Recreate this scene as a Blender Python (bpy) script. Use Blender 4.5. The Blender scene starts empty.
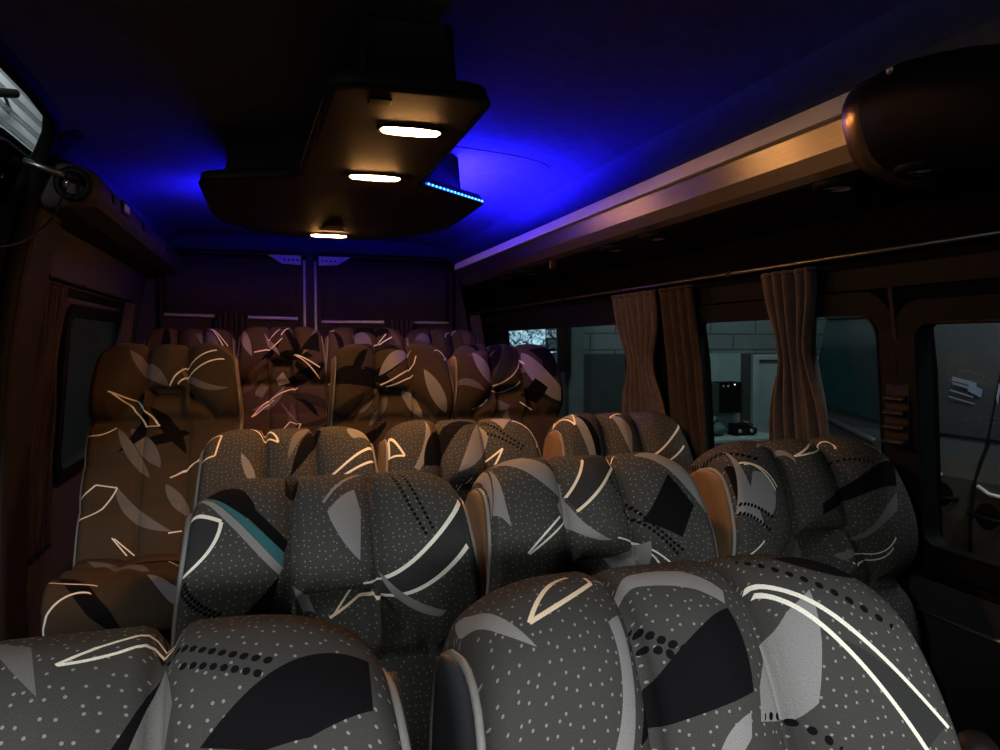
import bpy, bmesh, math, random
from mathutils import Vector, Matrix

SC = bpy.context.scene
COL = SC.collection
R = math.radians
random.seed(7)

# ------------------------------------------------------------------ helpers
def tag(o, label=None, cat=None, group=None, kind=None):
    if label: o['label'] = label
    if cat: o['category'] = cat
    if group: o['group'] = group
    if kind: o['kind'] = kind
    return o

def link(o, parent=None):
    COL.objects.link(o)
    if parent is not None: o.parent = parent
    return o

def empty(name, loc=(0, 0, 0), rz=0.0):
    o = bpy.data.objects.new(name, None)
    o.empty_display_size = 0.05
    o.location = loc; o.rotation_euler = (0, 0, rz)
    return link(o)

class MB:
    """collects shapes into one mesh"""
    def __init__(s): s.v = []; s.f = []; s.sm = []
    def add(s, vs, fs, smooth=False):
        n = len(s.v); s.v += [tuple(v) for v in vs]
        for f in fs: s.f.append(tuple(i + n for i in f)); s.sm.append(smooth)
    def box(s, x0, x1, y0, y1, z0, z1):
        s.add([(x0,y0,z0),(x1,y0,z0),(x1,y1,z0),(x0,y1,z0),(x0,y0,z1),(x1,y0,z1),(x1,y1,z1),(x0,y1,z1)],
              [(0,3,2,1),(4,5,6,7),(0,1,5,4),(1,2,6,5),(2,3,7,6),(3,0,4,7)])
    def hexa(s, p):
        s.add(p, [(0,3,2,1),(4,5,6,7),(0,1,5,4),(1,2,6,5),(2,3,7,6),(3,0,4,7)])
    def grid(s, rows, smooth=True, close_u=False, close_v=False):
        n = len(rows); m = len(rows[0]); vs = [p for r in rows for p in r]; fs = []
        for i in range(n if close_u else n - 1):
            for j in range(m if close_v else m - 1):
                a = i*m + j; b = i*m + (j+1) % m; c = ((i+1) % n)*m + (j+1) % m; d = ((i+1) % n)*m + j
                fs.append((a, b, c, d))
        s.add(vs, fs, smooth)
    def tube(s, pts, r, n=10, closed=False, caps=True, smooth=True):
        pts = [Vector(p) for p in pts]; N = len(pts); rows = []; prev = None
        for i, p in enumerate(pts):
            if closed: t = pts[(i+1) % N] - pts[i-1]
            else: t = pts[min(i+1, N-1)] - pts[max(i-1, 0)]
            t.normalize()
            if prev is None:
                up = Vector((0,0,1)) if abs(t.z) < .9 else Vector((1,0,0))
                a = t.cross(up).normalized()
            else:
                a = prev - t*prev.dot(t); a.normalize()
            prev = a; b = t.cross(a)
            rr = r[i] if isinstance(r, (list, tuple)) else r
            rows.append([p + (a*math.cos(k*2*math.pi/n) + b*math.sin(k*2*math.pi/n))*rr for k in range(n)])
        s.grid(rows, smooth, close_u=closed, close_v=True)
        if caps and not closed:
            b0 = len(s.v)
            s.add(rows[0], [tuple(range(n-1, -1, -1))]); s.add(rows[-1], [tuple(range(n))])
    def prism(s, poly, axis, a, b, smooth=False):
        """extrude a 2D polygon along an axis: axis x -> poly (y,z); y -> (x,z); z -> (x,y)"""
        def P(u, v, w):
            return {'x': (w, u, v), 'y': (u, w, v), 'z': (u, v, w)}[axis]
        n = len(poly)
        vs = [P(u, v, a) for u, v in poly] + [P(u, v, b) for u, v in poly]
        s.add(vs, [(i, (i+1) % n, n+(i+1) % n, n+i) for i in range(n)], smooth)
        s.add(vs[:n], [tuple(range(n-1, -1, -1))]); s.add(vs[n:], [tuple(range(n))])
    def lathe(s, prof, c, n=24, axis='z', smooth=True):
        rows = []
        for (r, h) in prof:
            row = []
            for k in range(n):
                a = 2*math.pi*k/n; x, y = r*math.cos(a), r*math.sin(a)
                d = {'z': (x, y, h), 'y': (x, h, y), 'x': (h, x, y)}[axis]
                row.append((c[0]+d[0], c[1]+d[1], c[2]+d[2]))
            rows.append(row)
        s.grid(rows, smooth, close_v=True)
    def build(s, name, mat, parent=None, bevel=0.0, seg=2, solid=0.0, fix=True):
        me = bpy.data.meshes.new(name)
        me.from_pydata(s.v, [], s.f)
        for p, q in zip(me.polygons, s.sm): p.use_smooth = q
        me.update()
        if fix:
            bm = bmesh.new(); bm.from_mesh(me)
            bmesh.ops.remove_doubles(bm, verts=bm.verts, dist=1e-5)
            bmesh.ops.recalc_face_normals(bm, faces=bm.faces)
            bm.to_mesh(me); bm.free()
        o = bpy.data.objects.new(name, me)
        if mat: me.materials.append(mat)
        link(o, parent)
        if solid:
            m = o.modifiers.new('thick', 'SOLIDIFY'); m.thickness = solid; m.offset = 0
        if bevel:
            m = o.modifiers.new('edge', 'BEVEL'); m.width = bevel; m.segments = seg; m.limit_method = 'ANGLE'; m.angle_limit = R(40)
            m.harden_normals = False
        return o

def crom(pts, n):
    """Catmull-Rom resample of a 2D/3D polyline, n points spaced evenly"""
    P = [Vector(p) for p in pts]; out = []
    for i in range(len(P)-1):
        p0 = P[max(i-1, 0)]; p1 = P[i]; p2 = P[i+1]; p3 = P[min(i+2, len(P)-1)]
        for k in range(16):
            t = k/16
            out.append(.5*((2*p1) + (p2-p0)*t + (2*p0-5*p1+4*p2-p3)*t*t + (3*p1-p0-3*p2+p3)*t**3))
    out.append(P[-1])
    L = [0]
    for a, b in zip(out, out[1:]): L.append(L[-1] + (b-a).length)
    res = []; j = 0
    for k in range(n):
        s = L[-1]*k/(n-1)
        while j < len(L)-2 and L[j+1] < s: j += 1
        t = (s-L[j])/max(L[j+1]-L[j], 1e-9)
        res.append(out[j].lerp(out[j+1], min(max(t, 0), 1)))
    return res

def sstep(a, b, x):
    t = min(max((x-a)/(b-a), 0), 1); return t*t*(3-2*t)

# ------------------------------------------------------------------ materials
def new_mat(name):
    m = bpy.data.materials.new(name); m.use_nodes = True
    nt = m.node_tree; b = nt.nodes['Principled BSDF']
    return m, nt, b

def mat(name, col, rough=.6, metal=0.0, spec=.5, noise=0.0, nscale=60.0, bump=0.0, bscale=200.0, emit=None, estr=0.0, aniso=0.0, stretch=None, sheen=0.0):
    m, nt, b = new_mat(name)
    b.inputs['Base Color'].default_value = (*col, 1)
    b.inputs['Roughness'].default_value = rough
    b.inputs['Metallic'].default_value = metal
    b.inputs['Specular IOR Level'].default_value = spec
    if sheen: b.inputs['Sheen Weight'].default_value = sheen
    if aniso: b.inputs['Anisotropic'].default_value = aniso
    tc = nt.nodes.new('ShaderNodeTexCoord')
    src = tc.outputs['Object']
    if stretch:
        mp = nt.nodes.new('ShaderNodeMapping'); mp.inputs['Scale'].default_value = stretch
        nt.links.new(src, mp.inputs['Vector']); src = mp.outputs['Vector']
    if noise:
        nz = nt.nodes.new('ShaderNodeTexNoise'); nz.inputs['Scale'].default_value = nscale; nz.inputs['Detail'].default_value = 3
        nt.links.new(src, nz.inputs['Vector'])
        mr = nt.nodes.new('ShaderNodeMapRange')
        mr.inputs['From Min'].default_value = .3; mr.inputs['From Max'].default_value = .7
        mr.inputs['To Min'].default_value = 1-noise; mr.inputs['To Max'].default_value = 1+noise
        nt.links.new(nz.outputs['Fac'], mr.inputs['Value'])
        vm = nt.nodes.new('ShaderNodeVectorMath'); vm.operation = 'SCALE'
        vm.inputs[0].default_value = col
        nt.links.new(mr.outputs['Result'], vm.inputs['Scale'])
        nt.links.new(vm.outputs['Vector'], b.inputs['Base Color'])
    if bump:
        nb = nt.nodes.new('ShaderNodeTexNoise'); nb.inputs['Scale'].default_value = bscale; nb.inputs['Detail'].default_value = 2
        nt.links.new(src, nb.inputs['Vector'])
        bp = nt.nodes.new('ShaderNodeBump'); bp.inputs['Strength'].default_value = bump; bp.inputs['Distance'].default_value = .002
        nt.links.new(nb.outputs['Fac'], bp.inputs['Height'])
        nt.links.new(bp.outputs['Normal'], b.inputs['Normal'])
    if emit:
        b.inputs['Emission Color'].default_value = (*emit, 1); b.inputs['Emission Strength'].default_value = estr
    return m

def glass_mat(name, tint=(.75, .85, .85), refl=1.0):
    m = bpy.data.materials.new(name); m.use_nodes = True; nt = m.node_tree
    nt.nodes.clear()
    out = nt.nodes.new('ShaderNodeOutputMaterial'); mix = nt.nodes.new('ShaderNodeMixShader')
    tr = nt.nodes.new('ShaderNodeBsdfTransparent'); tr.inputs[0].default_value = (*tint, 1)
    gl = nt.nodes.new('ShaderNodeBsdfGlossy'); gl.inputs['Roughness'].default_value = .02
    fr = nt.nodes.new('ShaderNodeLayerWeight'); fr.inputs['Blend'].default_value = .5
    pw = nt.nodes.new('ShaderNodeMath'); pw.operation = 'POWER'; pw.inputs[1].default_value = 5; nt.links.new(fr.outputs['Facing'], pw.inputs[0])
    ma = nt.nodes.new('ShaderNodeMath'); ma.operation = 'MULTIPLY_ADD'; ma.inputs[1].default_value = .8; ma.inputs[2].default_value = .05*refl; nt.links.new(pw.outputs[0], ma.inputs[0])
    nt.links.new(ma.outputs[0], mix.inputs[0]); nt.links.new(tr.outputs[0], mix.inputs[1]); nt.links.new(gl.outputs[0], mix.inputs[2])
    nt.links.new(mix.outputs[0], out.inputs['Surface'])
    return m

# upholstery: a pattern of strokes, patches and dotted lines laid out on the seat's own (across, along) metres
LINE = (.80, .72, .60); LITE = (.215, .198, .188); DARK = (.006, .0055, .006); TEAL = (.035, .115, .125); BASE = (.050, .046, .041); MIDD = (.032, .030, .029); SHADE = (.022, .019, .017); WARM = (.80, .62, .42); OCH = (.24, .15, .08); MID = (.125, .115, .108)
def arc3(a, b, c):
    ax, ay = a; bx, by = b; cx, cy = c
    d = 2*(ax*(by-cy)+bx*(cy-ay)+cx*(ay-by))
    if abs(d) < 1e-7: return None
    ux = ((ax*ax+ay*ay)*(by-cy)+(bx*bx+by*by)*(cy-ay)+(cx*cx+cy*cy)*(ay-by))/d
    uy = ((ax*ax+ay*ay)*(cx-bx)+(bx*bx+by*by)*(ax-cx)+(cx*cx+cy*cy)*(bx-ax))/d
    return (ux, uy), math.hypot(ax-ux, ay-uy)

def fabric(name, shapes, dots=True, dot_gain=.85):
    """shapes, in painting order:
       ('s', width, colour, p0, pm, p1)          stroke along the arc p0-pm-p1 (pm None: straight)
       ('d', width, colour, p0, pm, p1, pitch)   the same stroke cut into dots
       ('f', colour, [(p0, bulge), (p1, bulge), ...])  patch; bulge bows the edge that starts at that point outwards (+) or inwards (-)"""
    m, nt, b = new_mat(name)
    N = nt.nodes; Lk = nt.links
    uvn = N.new('ShaderNodeUVMap'); uvn.uv_map = 'UVMap'
    P = uvn.outputs['UV']
    def math_(op, a, b=None, c=None):
        n = N.new('ShaderNodeMath'); n.operation = op
        for i, x in enumerate((a, b, c)):
            if x is None: continue
            if isinstance(x, (int, float)): n.inputs[i].default_value = x
            else: Lk.new(x, n.inputs[i])
        return n.outputs[0]
    def dist(c):
        n = N.new('ShaderNodeVectorMath'); n.operation = 'DISTANCE'; Lk.new(P, n.inputs[0]); n.inputs[1].default_value = (c[0], c[1], 0)
        return n.outputs['Value']
    def dot(v):
        n = N.new('ShaderNodeVectorMath'); n.operation = 'DOT_PRODUCT'; Lk.new(P, n.inputs[0]); n.inputs[1].default_value = (v[0], v[1], 0)
        return n.outputs['Value']
    def col(m_, c, prev):
        n = N.new('ShaderNodeMix'); n.data_type = 'RGBA'; n.blend_type = 'MIX'
        Lk.new(m_, n.inputs[0])
        if isinstance(prev, tuple): n.inputs[6].default_value = (*prev, 1)
        else: Lk.new(prev, n.inputs[6])
        if isinstance(c, tuple): n.inputs[7].default_value = (*c, 1)
        else: Lk.new(c, n.inputs[7])
        return n.outputs[2]
    # weave
    nz = N.new('ShaderNodeTexNoise'); nz.inputs['Scale'].default_value = 900; nz.inputs['Detail'].default_value = 2; Lk.new(P, nz.inputs['Vector'])
    weave = math_('MULTIPLY_ADD', nz.outputs['Fac'], .9, .55)
    cur = BASE if dots else (.050, .035, .022)
    if dots:
        vo = N.new('ShaderNodeTexVoronoi'); vo.voronoi_dimensions = '2D'; vo.inputs['Scale'].default_value = 92; vo.inputs['Randomness'].default_value = .62
        Lk.new(P, vo.inputs['Vector'])
        dm = math_('LESS_THAN', vo.outputs['Distance'], .106)
        cur = col(dm, (.24*dot_gain, .23*dot_gain, .215*dot_gain), BASE)
    for sh in shapes:
        if sh[0] in 'sd':
            w, c, p0, pm, p1 = sh[1:6]
            L = math.hypot(p1[0]-p0[0], p1[1]-p0[1]); t = ((p1[0]-p0[0])/L, (p1[1]-p0[1])/L)
            mid = ((p0[0]+p1[0])/2, (p0[1]+p1[1])/2)
            A = arc3(p0, pm, p1) if pm else None
            al = math_('SUBTRACT', dot(t), mid[0]*t[0]+mid[1]*t[1])
            if A and A[1] < 4:
                dd = math_('ABSOLUTE', math_('SUBTRACT', dist(A[0]), A[1]))
            else:
                nrm = (-t[1], t[0]); dd = math_('ABSOLUTE', math_('SUBTRACT', dot(nrm), p0[0]*nrm[0]+p0[1]*nrm[1]))
            if sh[0] == 's':
                k = math_('MINIMUM', math_('SUBTRACT', w/2, dd), math_('SUBTRACT', L/2, math_('ABSOLUTE', al)))
                # same side of the arc's centre only
                msk = math_('GREATER_THAN', k, 0.0)
                if A and A[1] < 4:
                    cc = A[0]; nv = (pm[0]-cc[0], pm[1]-cc[1])
                    msk = math_('MULTIPLY', msk, math_('GREATER_THAN', dot(nv), cc[0]*nv[0]+cc[1]*nv[1]))
            else:
                pitch = sh[6]
                fr = math_('ABSOLUTE', math_('SUBTRACT', math_('FRACT', math_('MULTIPLY', al, 1/pitch)), .5))
                fr = math_('MULTIPLY', fr, pitch)
                rr = math_('SQRT', math_('ADD', math_('MULTIPLY', fr, fr), math_('MULTIPLY', dd, dd)))
                k = math_('MINIMUM', math_('SUBTRACT', w/2, rr), math_('SUBTRACT', L/2, math_('ABSOLUTE', al)))
                msk = math_('GREATER_THAN', k, 0.0)
                if A and A[1] < 4:
                    cc = A[0]; nv = (pm[0]-cc[0], pm[1]-cc[1])
                    msk = math_('MULTIPLY', msk, math_('GREATER_THAN', dot(nv), cc[0]*nv[0]+cc[1]*nv[1]))
            cur = col(msk, c, cur)
        else:
            c, pts = sh[1], sh[2]
            n = len(pts)
            ar = sum(pts[i][0][0]*pts[(i+1) % n][0][1]-pts[(i+1) % n][0][0]*pts[i][0][1] for i in range(n))
            s = sh[3] if len(sh) > 3 else (1 if ar > 0 else -1)
            k = None
            for i in range(n):
                (p0, bu), (p1, _) = pts[i], pts[(i+1) % n]
                L = math.hypot(p1[0]-p0[0], p1[1]-p0[1])
                if L < 1e-5: continue
                nx, ny = -(p1[1]-p0[1])/L*s, (p1[0]-p0[0])/L*s          # inward normal
                if abs(bu) < 1e-4:
                    e = math_('SUBTRACT', dot((nx, ny)), p0[0]*nx+p0[1]*ny)
                else:
                    pm = ((p0[0]+p1[0])/2-nx*bu, (p0[1]+p1[1])/2-ny*bu)
                    A = arc3(p0, pm, p1)
                    e = math_('SUBTRACT', A[1], dist(A[0])) if bu > 0 else math_('SUBTRACT', dist(A[0]), A[1])
                k = e if k is None else math_('MINIMUM', k, e)
            cur = col(math_('GREATER_THAN', k, 0.0), c, cur)
    sc = N.new('ShaderNodeVectorMath'); sc.operation = 'SCALE'
    if isinstance(cur, tuple): sc.inputs[0].default_value = cur
    else: Lk.new(cur, sc.inputs[0])
    Lk.new(weave, sc.inputs['Scale'])
    Lk.new(sc.outputs['Vector'], b.inputs['Base Color'])
    b.inputs['Roughness'].default_value = .85; b.inputs['Specular IOR Level'].default_value = .03
    b.inputs['Sheen Weight'].default_value = .0
    bp = N.new('ShaderNodeBump'); bp.inputs['Strength'].default_value = .25; bp.inputs['Distance'].default_value = .0015
    Lk.new(nz.outputs['Fac'], bp.inputs['Height']); Lk.new(bp.outputs['Normal'], b.inputs['Normal'])
    return m

M = {}
M['headliner'] = mat('headliner_cloth', (.13, .127, .13), .95, spec=.15, noise=.12, nscale=25, bump=.2, bscale=400)
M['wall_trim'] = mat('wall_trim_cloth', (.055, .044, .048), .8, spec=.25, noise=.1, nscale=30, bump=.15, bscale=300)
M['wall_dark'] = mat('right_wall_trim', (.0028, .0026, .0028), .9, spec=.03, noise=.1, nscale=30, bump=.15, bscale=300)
M['wall_low'] = mat('lower_wall_plastic', (.02, .019, .019), .6, noise=.1)
M['floor'] = mat('floor_vinyl', (.02, .019, .018), .7, noise=.3, nscale=15)
M['black'] = mat('black_plastic', (.004, .004, .004), .55, spec=.12, noise=.15)
M['satin'] = mat('satin_black_plastic', (.004, .0037, .0037), .55, spec=.12, noise=.1)
M['rubber'] = mat('black_rubber', (.008, .008, .008), .8, spec=.1, noise=.1)
M['pillar'] = mat('pillar_plastic', (.012, .008, .007), .6, spec=.2, noise=.15, nscale=12)
M['console'] = mat('console_shell', (.017, .013, .0125), .6, spec=.2, noise=.08, nscale=40)
M['alu'] = mat('brushed_aluminium', (.50, .45, .42), .34, metal=1, noise=.12, nscale=18, stretch=(40, 1, 40), aniso=.8)
_nt = M['alu'].node_tree; _tg = _nt.nodes.new('ShaderNodeTangent'); _tg.direction_type = 'RADIAL'; _tg.axis = 'Y'
_nt.links.new(_tg.outputs[0], _nt.nodes['Principled BSDF'].inputs['Tangent'])
M['alu_pale'] = mat('satin_aluminium', (.88, .78, .72), .5, metal=.15, noise=.06, nscale=18, stretch=(40, 1, 40))
M['bronze'] = mat('bronze_rim', (.42, .30, .22), .3, metal=1, noise=.05)
M['rod_dark'] = mat('dark_rail', (.16, .155, .15), .4, metal=1, noise=.05)
M['chrome'] = mat('chrome', (.75, .74, .74), .22, metal=1, noise=.04)
M['steel'] = mat('dull_steel', (.45, .45, .45), .35, metal=1, noise=.05)
M['curtain_dark'] = mat('curtain_cloth_dark', (.028, .017, .015), .8, spec=.2, noise=.2, nscale=40)
M['blind'] = mat('blind_cloth', (.055, .040, .042), .85, spec=.2, noise=.15, nscale=80, bump=.1, bscale=500)
M['barwhite'] = mat('pale_bar', (.92, .88, .84), .35, noise=.04)
M['plate'] = mat('perforated_plate', (.8, .8, .85), .5, noise=.05)
M['curtain'] = mat('curtain_cloth', (.058, .040, .034), .75, spec=.25, noise=.2, nscale=40, sheen=.2)
M['side'] = mat('seat_side_cloth', (.13, .068, .026), .6, spec=.3, noise=.1, nscale=200, sheen=.1)
M['side_dark'] = mat('seat_side_cloth_dark', (.030, .030, .032), .6, spec=.3, noise=.1, nscale=200)
M['piping'] = mat('piping_cord', (.17, .155, .14), .6, noise=.1, nscale=300)
M['lens'] = mat('warm_lens', (.9, .8, .6), .4, emit=(1.0, .46, .14), estr=330)
M['led'] = mat('blue_led', (.1, .2, .9), .4, emit=(.010, .006, 1.0), estr=2900)
M['led_dim'] = mat('blue_led_rear', (.1, .2, .9), .4, emit=(.010, .006, 1.0), estr=330)
M['led_corner'] = mat('blue_led_corner', (.1, .2, .9), .4, emit=(.010, .006, 1.0), estr=2000)
M['ledstrip'] = mat('blue_tape', (.02, .1, .9), .4, emit=(.01, .12, 1.0), estr=2.5)
M['ledbead'] = mat('led_chip', (.5, .8, 1), .4, emit=(.08, .36, 1.0), estr=7)
M['glass'] = glass_mat('window_glass')
M['gwall'] = mat('garage_paint', (.30, .36, .36), .8, noise=.08, nscale=4)
M['gtile'] = None
M['gdoor'] = mat('garage_door_paint', (.36, .42, .43), .6, noise=.05, nscale=4)
M['gdark'] = mat('garage_dark', (.035, .045, .045), .8, noise=.1, nscale=6)
M['desk'] = mat('desk_laminate', (.42, .47, .47), .5, noise=.05)
M['vanpaint'] = mat('parked_van_paint', (.06, .063, .066), .40, noise=.05, nscale=8)
M['tealglass'] = mat('tinted_windscreen', (.012, .05, .055), .12, noise=.15, nscale=3)
M['white_metal'] = mat('white_ribbed_metal', (.62, .68, .70), .4, noise=.05, nscale=5)
M['painted_glint'] = mat('pale_painted_glint', (.30, .35, .46), .5, noise=.05)
M['ground'] = mat('garage_ground', (.012, .012, .012), .7, noise=.2, nscale=4)
M['green'] = mat('sack_cloth', (.10, .15, .14), .8, noise=.3, nscale=12)

H = 1.35          # eye height above the van floor
CX = .26          # centre line of the van

# ------------------------------------------------------------------ the van's shell
PROF = [(0, 1.04), (.55, 1.045), (.95, 1.03), (1.3, 1.005), (1.55, .965), (1.75, .92), (1.88, .87), (1.95, .81)]
ROOF = [(1.95, .81), (1.972, .76), (1.987, .68), (1.996, .56), (2.0, .36), (2.0, 0)]
def hw(z):
    for (z0, w0), (z1, w1) in zip(PROF, PROF[1:]):
        if z <= z1: return w0 + (w1-w0)*(z-z0)/(z1-z0)
    return PROF[-1][1]
YF, YR, YL = -1.1, 4.62, 2.42

def struct(o): o['kind'] = 'structure'; return o

mb = MB(); mb.box(CX-1.06, CX+1.06, YF, YR+.05, -.06, 0); struct(mb.build('floor', M['floor']))
mb = MB(); mb.box(CX-1.03, CX+1.03, 2.22, 3.28, .001, .20); mb.box(CX-1.03, CX+1.03, 3.28, YR, .001, .30)
struct(mb.build('floor_platform', M['floor'], bevel=.01))
def wall_piece(mb, side, y0, y1, z0, z1, th=.05):
    zs = sorted({z0, z1} | {z for z, _ in PROF if z0 < z < z1})
    inn = [(CX + side*hw(z), z) for z in zs]; out = [(x + side*th, z) for x, z in inn]
    mb.prism(inn + out[::-1], 'y', y0, y1)

# ceiling
mb = MB(); rows = []
half = [(CX+w, z) for z, w in ROOF]; sec = half + [(2*CX-x, z) for x, z in reversed(half[:-1])]
NY = 14
for i in range(NY+1):
    y = YF + (YR+.05-YF)*i/NY
    rows.append([(x, y, z) for x, z in sec])
mb.grid(rows)
rows2 = [[(x, y, z+.05) for x, y, z in r] for r in rows]
mb.grid(rows2)
for sd, y0 in ((1, YF), (-1, YL)):   # the cloth turns down onto the side walls
    wall_piece(mb, sd, y0, YR+.05, 1.80, 1.95)
struct(mb.build('ceiling', M['headliner']))
mb = MB(); mb.prism([(CX-hw(z)+.014, z) for z in (1.88, 1.92, 1.95)]+[(CX-.765, 1.972), (CX-.80, 1.99), (CX-.835, 1.99), (CX-.835, 1.95), (CX-.885, 1.88)], 'y', YL-.055, YL+.06)
mb.prism([(CX-hw(z)+.014, z) for z in (1.80, 1.88)]+[(CX-.885, 1.88), (CX-.915, 1.80)], 'y', YL-.05, YL+.03); struct(mb.build('trim_13', M['rubber'], bevel=.012, seg=3))
# ceiling panel seam
mb = MB()
mb.tube(crom([(.50, 2.33, 1.9995), (.80, 2.385, 1.996), (.93, 2.43, 1.988), (.985, 2.52, 1.981), (1.0, 2.75, 1.979), (1.0, 4.4, 1.979)], 60), .0022, 6)
struct(mb.build('trim_1', M['rubber']))

# right wall, with three window openings
ZB, ZT = .93, 1.43
WR = [(2.40, 3.95, .98, 1.44), (1.235, 1.98, .93, 1.43), (.25, 1.165, .93, 1.405)]
mb = MB()
for (z0, z1) in ((0, .93), (1.44, 1.80)): wall_piece(mb, 1, YF, YR, z0, z1)
ys = [YF, .25, 1.165, 1.235, 1.98, 2.40, 3.95, YR]
for a, b in zip(ys[::2], ys[1::2]): wall_piece(mb, 1, a, b, .93, 1.44)
wall_piece(mb, 1, 2.40, 3.95, .93, .98)
wall_piece(mb, 1, .25, 1.165, 1.405, 1.44); wall_piece(mb, 1, 1.235, 1.98, 1.43, 1.44)
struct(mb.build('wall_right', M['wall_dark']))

def rrect(y0, y1, z0, z1, r, n=6):
    pts = []
    for cy, cz, a0 in ((y1-r, z1-r, 0), (y0+r, z1-r, 90), (y0+r, z0+r, 180), (y1-r, z0+r, 270)):
        for k in range(n+1):
            a = R(a0 + 90*k/n); pts.append((cy + r*math.cos(a), cz + r*math.sin(a)))
    return pts

def side_window(name, side, y0, y1, z0, z1, r=.05, fr=.03):
    """frame set into the wall with a pane"""
    o = empty(name, (CX + side*hw((z0+z1)/2), (y0+y1)/2, z0))
    loc = o.location
    outer = rrect(y0-.035, y1+.035, z0-.035, z1+.035, r+.03); inner = rrect(y0+fr*.3, y1-fr*.3, z0+fr*.3, z1-fr*.3, r)
    mb = MB()
    def X(z, off): return CX + side*(hw(z)+off)
    ring = lambda poly, off: [Vector((X(z, off), y, z)) - loc for y, z in poly]
    mb.grid([ring(outer, -.004), ring(outer, -.016), ring(inner, -.016), ring(inner, .03)], False, close_v=True)
    struct(mb.build('window_frame', M['black'], o))
    mb = MB(); p = ring(inner, .02); q = ring(inner, .025)
    mb.add(p, [tuple(range(len(p)))])
    g = mb.build('window_pane', M['glass'], o)
    mb = MB(); mb.tube(ring(rrect(y0+.012, y1-.012, z0+.012, z1-.012, r), -.016), .0035, 6, closed=True)
    mb.build('window_seal', M['satin'], o)
    struct(o); return o
side_window('window_1', 1, *WR[0]); side_window('window_2', 1, *WR[1]); side_window('window_3', 1, *WR[2], r=.035)

# dark band and lower panel of the right wall
def wall_band(name, side, y0, y1, z0, z1, m, off=-.008, bev=.0):
    mb = MB(); zs = sorted({z0, z1} | {z for z, _ in PROF if z0 < z < z1})
    inn = [(CX + side*(hw(z)+off), z) for z in zs]; out = [(CX + side*(hw(z)+.0), z) for z in zs]
    mb.prism(inn + out[::-1], 'y', y0, y1)
    return struct(mb.build(name, m, bevel=bev))
wall_band('trim_2', 1, YF, 4.3, 1.47, 1.515, M['black'])
wall_band('trim_3', 1, YF, 4.55, .02, .88, M['wall_low'])
mb = MB(); mb.tube([(CX+hw(.80)-.012, y, .80) for y in (-.6, 0, .6, 1.2, 1.9)], .006, 6); struct(mb.build('trim_4', M['steel']))
mb = MB(); mb.tube([(CX+hw(.875)-.008, y, .875) for y in (-.6, 0, .6, 1.19)], .006, 6); struct(mb.build('trim_5', M['satin']))
# pillar between the two front right windows with its stepped belt guide
wall_band('trim_6', 1, 1.165+.03, 1.235-.03, .5, 1.47, M['pillar'], off=-.018)

mb = MB(); mb.box(CX-.95, CX+.95, YF-.02, YF+.30, 1.605, 1.99); struct(mb.build('header_light_shade', M['headliner'], bevel=.04, seg=3))  # unseen cab header, set low to shade ceiling and console from front light
mb = MB(); mb.box(.54, CX+1.0, -.17, -.13, 0, 1.62); struct(mb.build('front_light_blocker', M['black'], bevel=.02))  # added unseen panel, keeps the front light off the second-row window seat
# left wall behind the entry
LW = [(3.08, 4.2, .86, 1.47)]
mb = MB()
wall_piece(mb, -1, YL, YR, 0, .86); wall_piece(mb, -1, YL, YR, 1.47, 1.80)
wall_piece(mb, -1, YL, 3.08, .86, 1.47); wall_piece(mb, -1, 4.2, YR, .86, 1.47)
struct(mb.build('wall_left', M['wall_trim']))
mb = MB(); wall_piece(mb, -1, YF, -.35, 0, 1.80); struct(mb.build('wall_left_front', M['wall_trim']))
side_window('window_4', -1, *LW[0])
wall_band('trim_7', -1, 2.9, 4.4, 1.53, 1.56, M['black'])
# rear pillar and header of the entry opening
mb = MB()
zs = [.0, .55, .95, 1.3, 1.55, 1.75]
pin = [Vector((CX-hw(z)+.012, YL-.035, z)) for z in zs]
arc = [Vector((CX-hw(1.8)+.012, YL-.04, 1.80)), Vector((CX-hw(1.86)+.01, YL-.055, 1.87)), Vector((CX-.84+.01, YL-.10, 1.93)), Vector((CX-.80, YL-.20, 1.957)), Vector((CX-.79, YL-.45, 1.966)), Vector((CX-.79, -.3, 1.966))]
mb.tube(pin+arc, .022, 10)
struct(mb.build('trim_8', M['rubber']))
mb = MB()
for z0, z1 in zip(zs, zs[1:]):
    mb.hexa([(CX-hw(z0)+.05, YL-.03, z0), (CX-hw(z0)+.05, YL+.20, z0), (CX-hw(z0)-.02, YL+.20, z0), (CX-hw(z0)-.02, YL-.03, z0),
             (CX-hw(z1)+.05, YL-.03, z1), (CX-hw(z1)+.05, YL+.20, z1), (CX-hw(z1)-.02, YL+.20, z1), (CX-hw(z1)-.02, YL-.03, z1)])
struct(mb.build('trim_11', M['pillar'], bevel=.02, seg=3))
mb = MB()   # bright painted edge of the body outside the seal
for z0, z1 in zip(zs, zs[1:]):
    mb.hexa([(CX-hw(z0)-.05, YL-.07, z0), (CX-hw(z0)-.05, YL, z0), (CX-hw(z0)-.11, YL, z0), (CX-hw(z0)-.11, YL-.07, z0),
             (CX-hw(z1)-.05, YL-.07, z1), (CX-hw(z1)-.05, YL, z1), (CX-hw(z1)-.11, YL, z1), (CX-hw(z1)-.11, YL-.07, z1)])
struct(mb.build('trim_10', M['steel'], bevel=.008))

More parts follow.
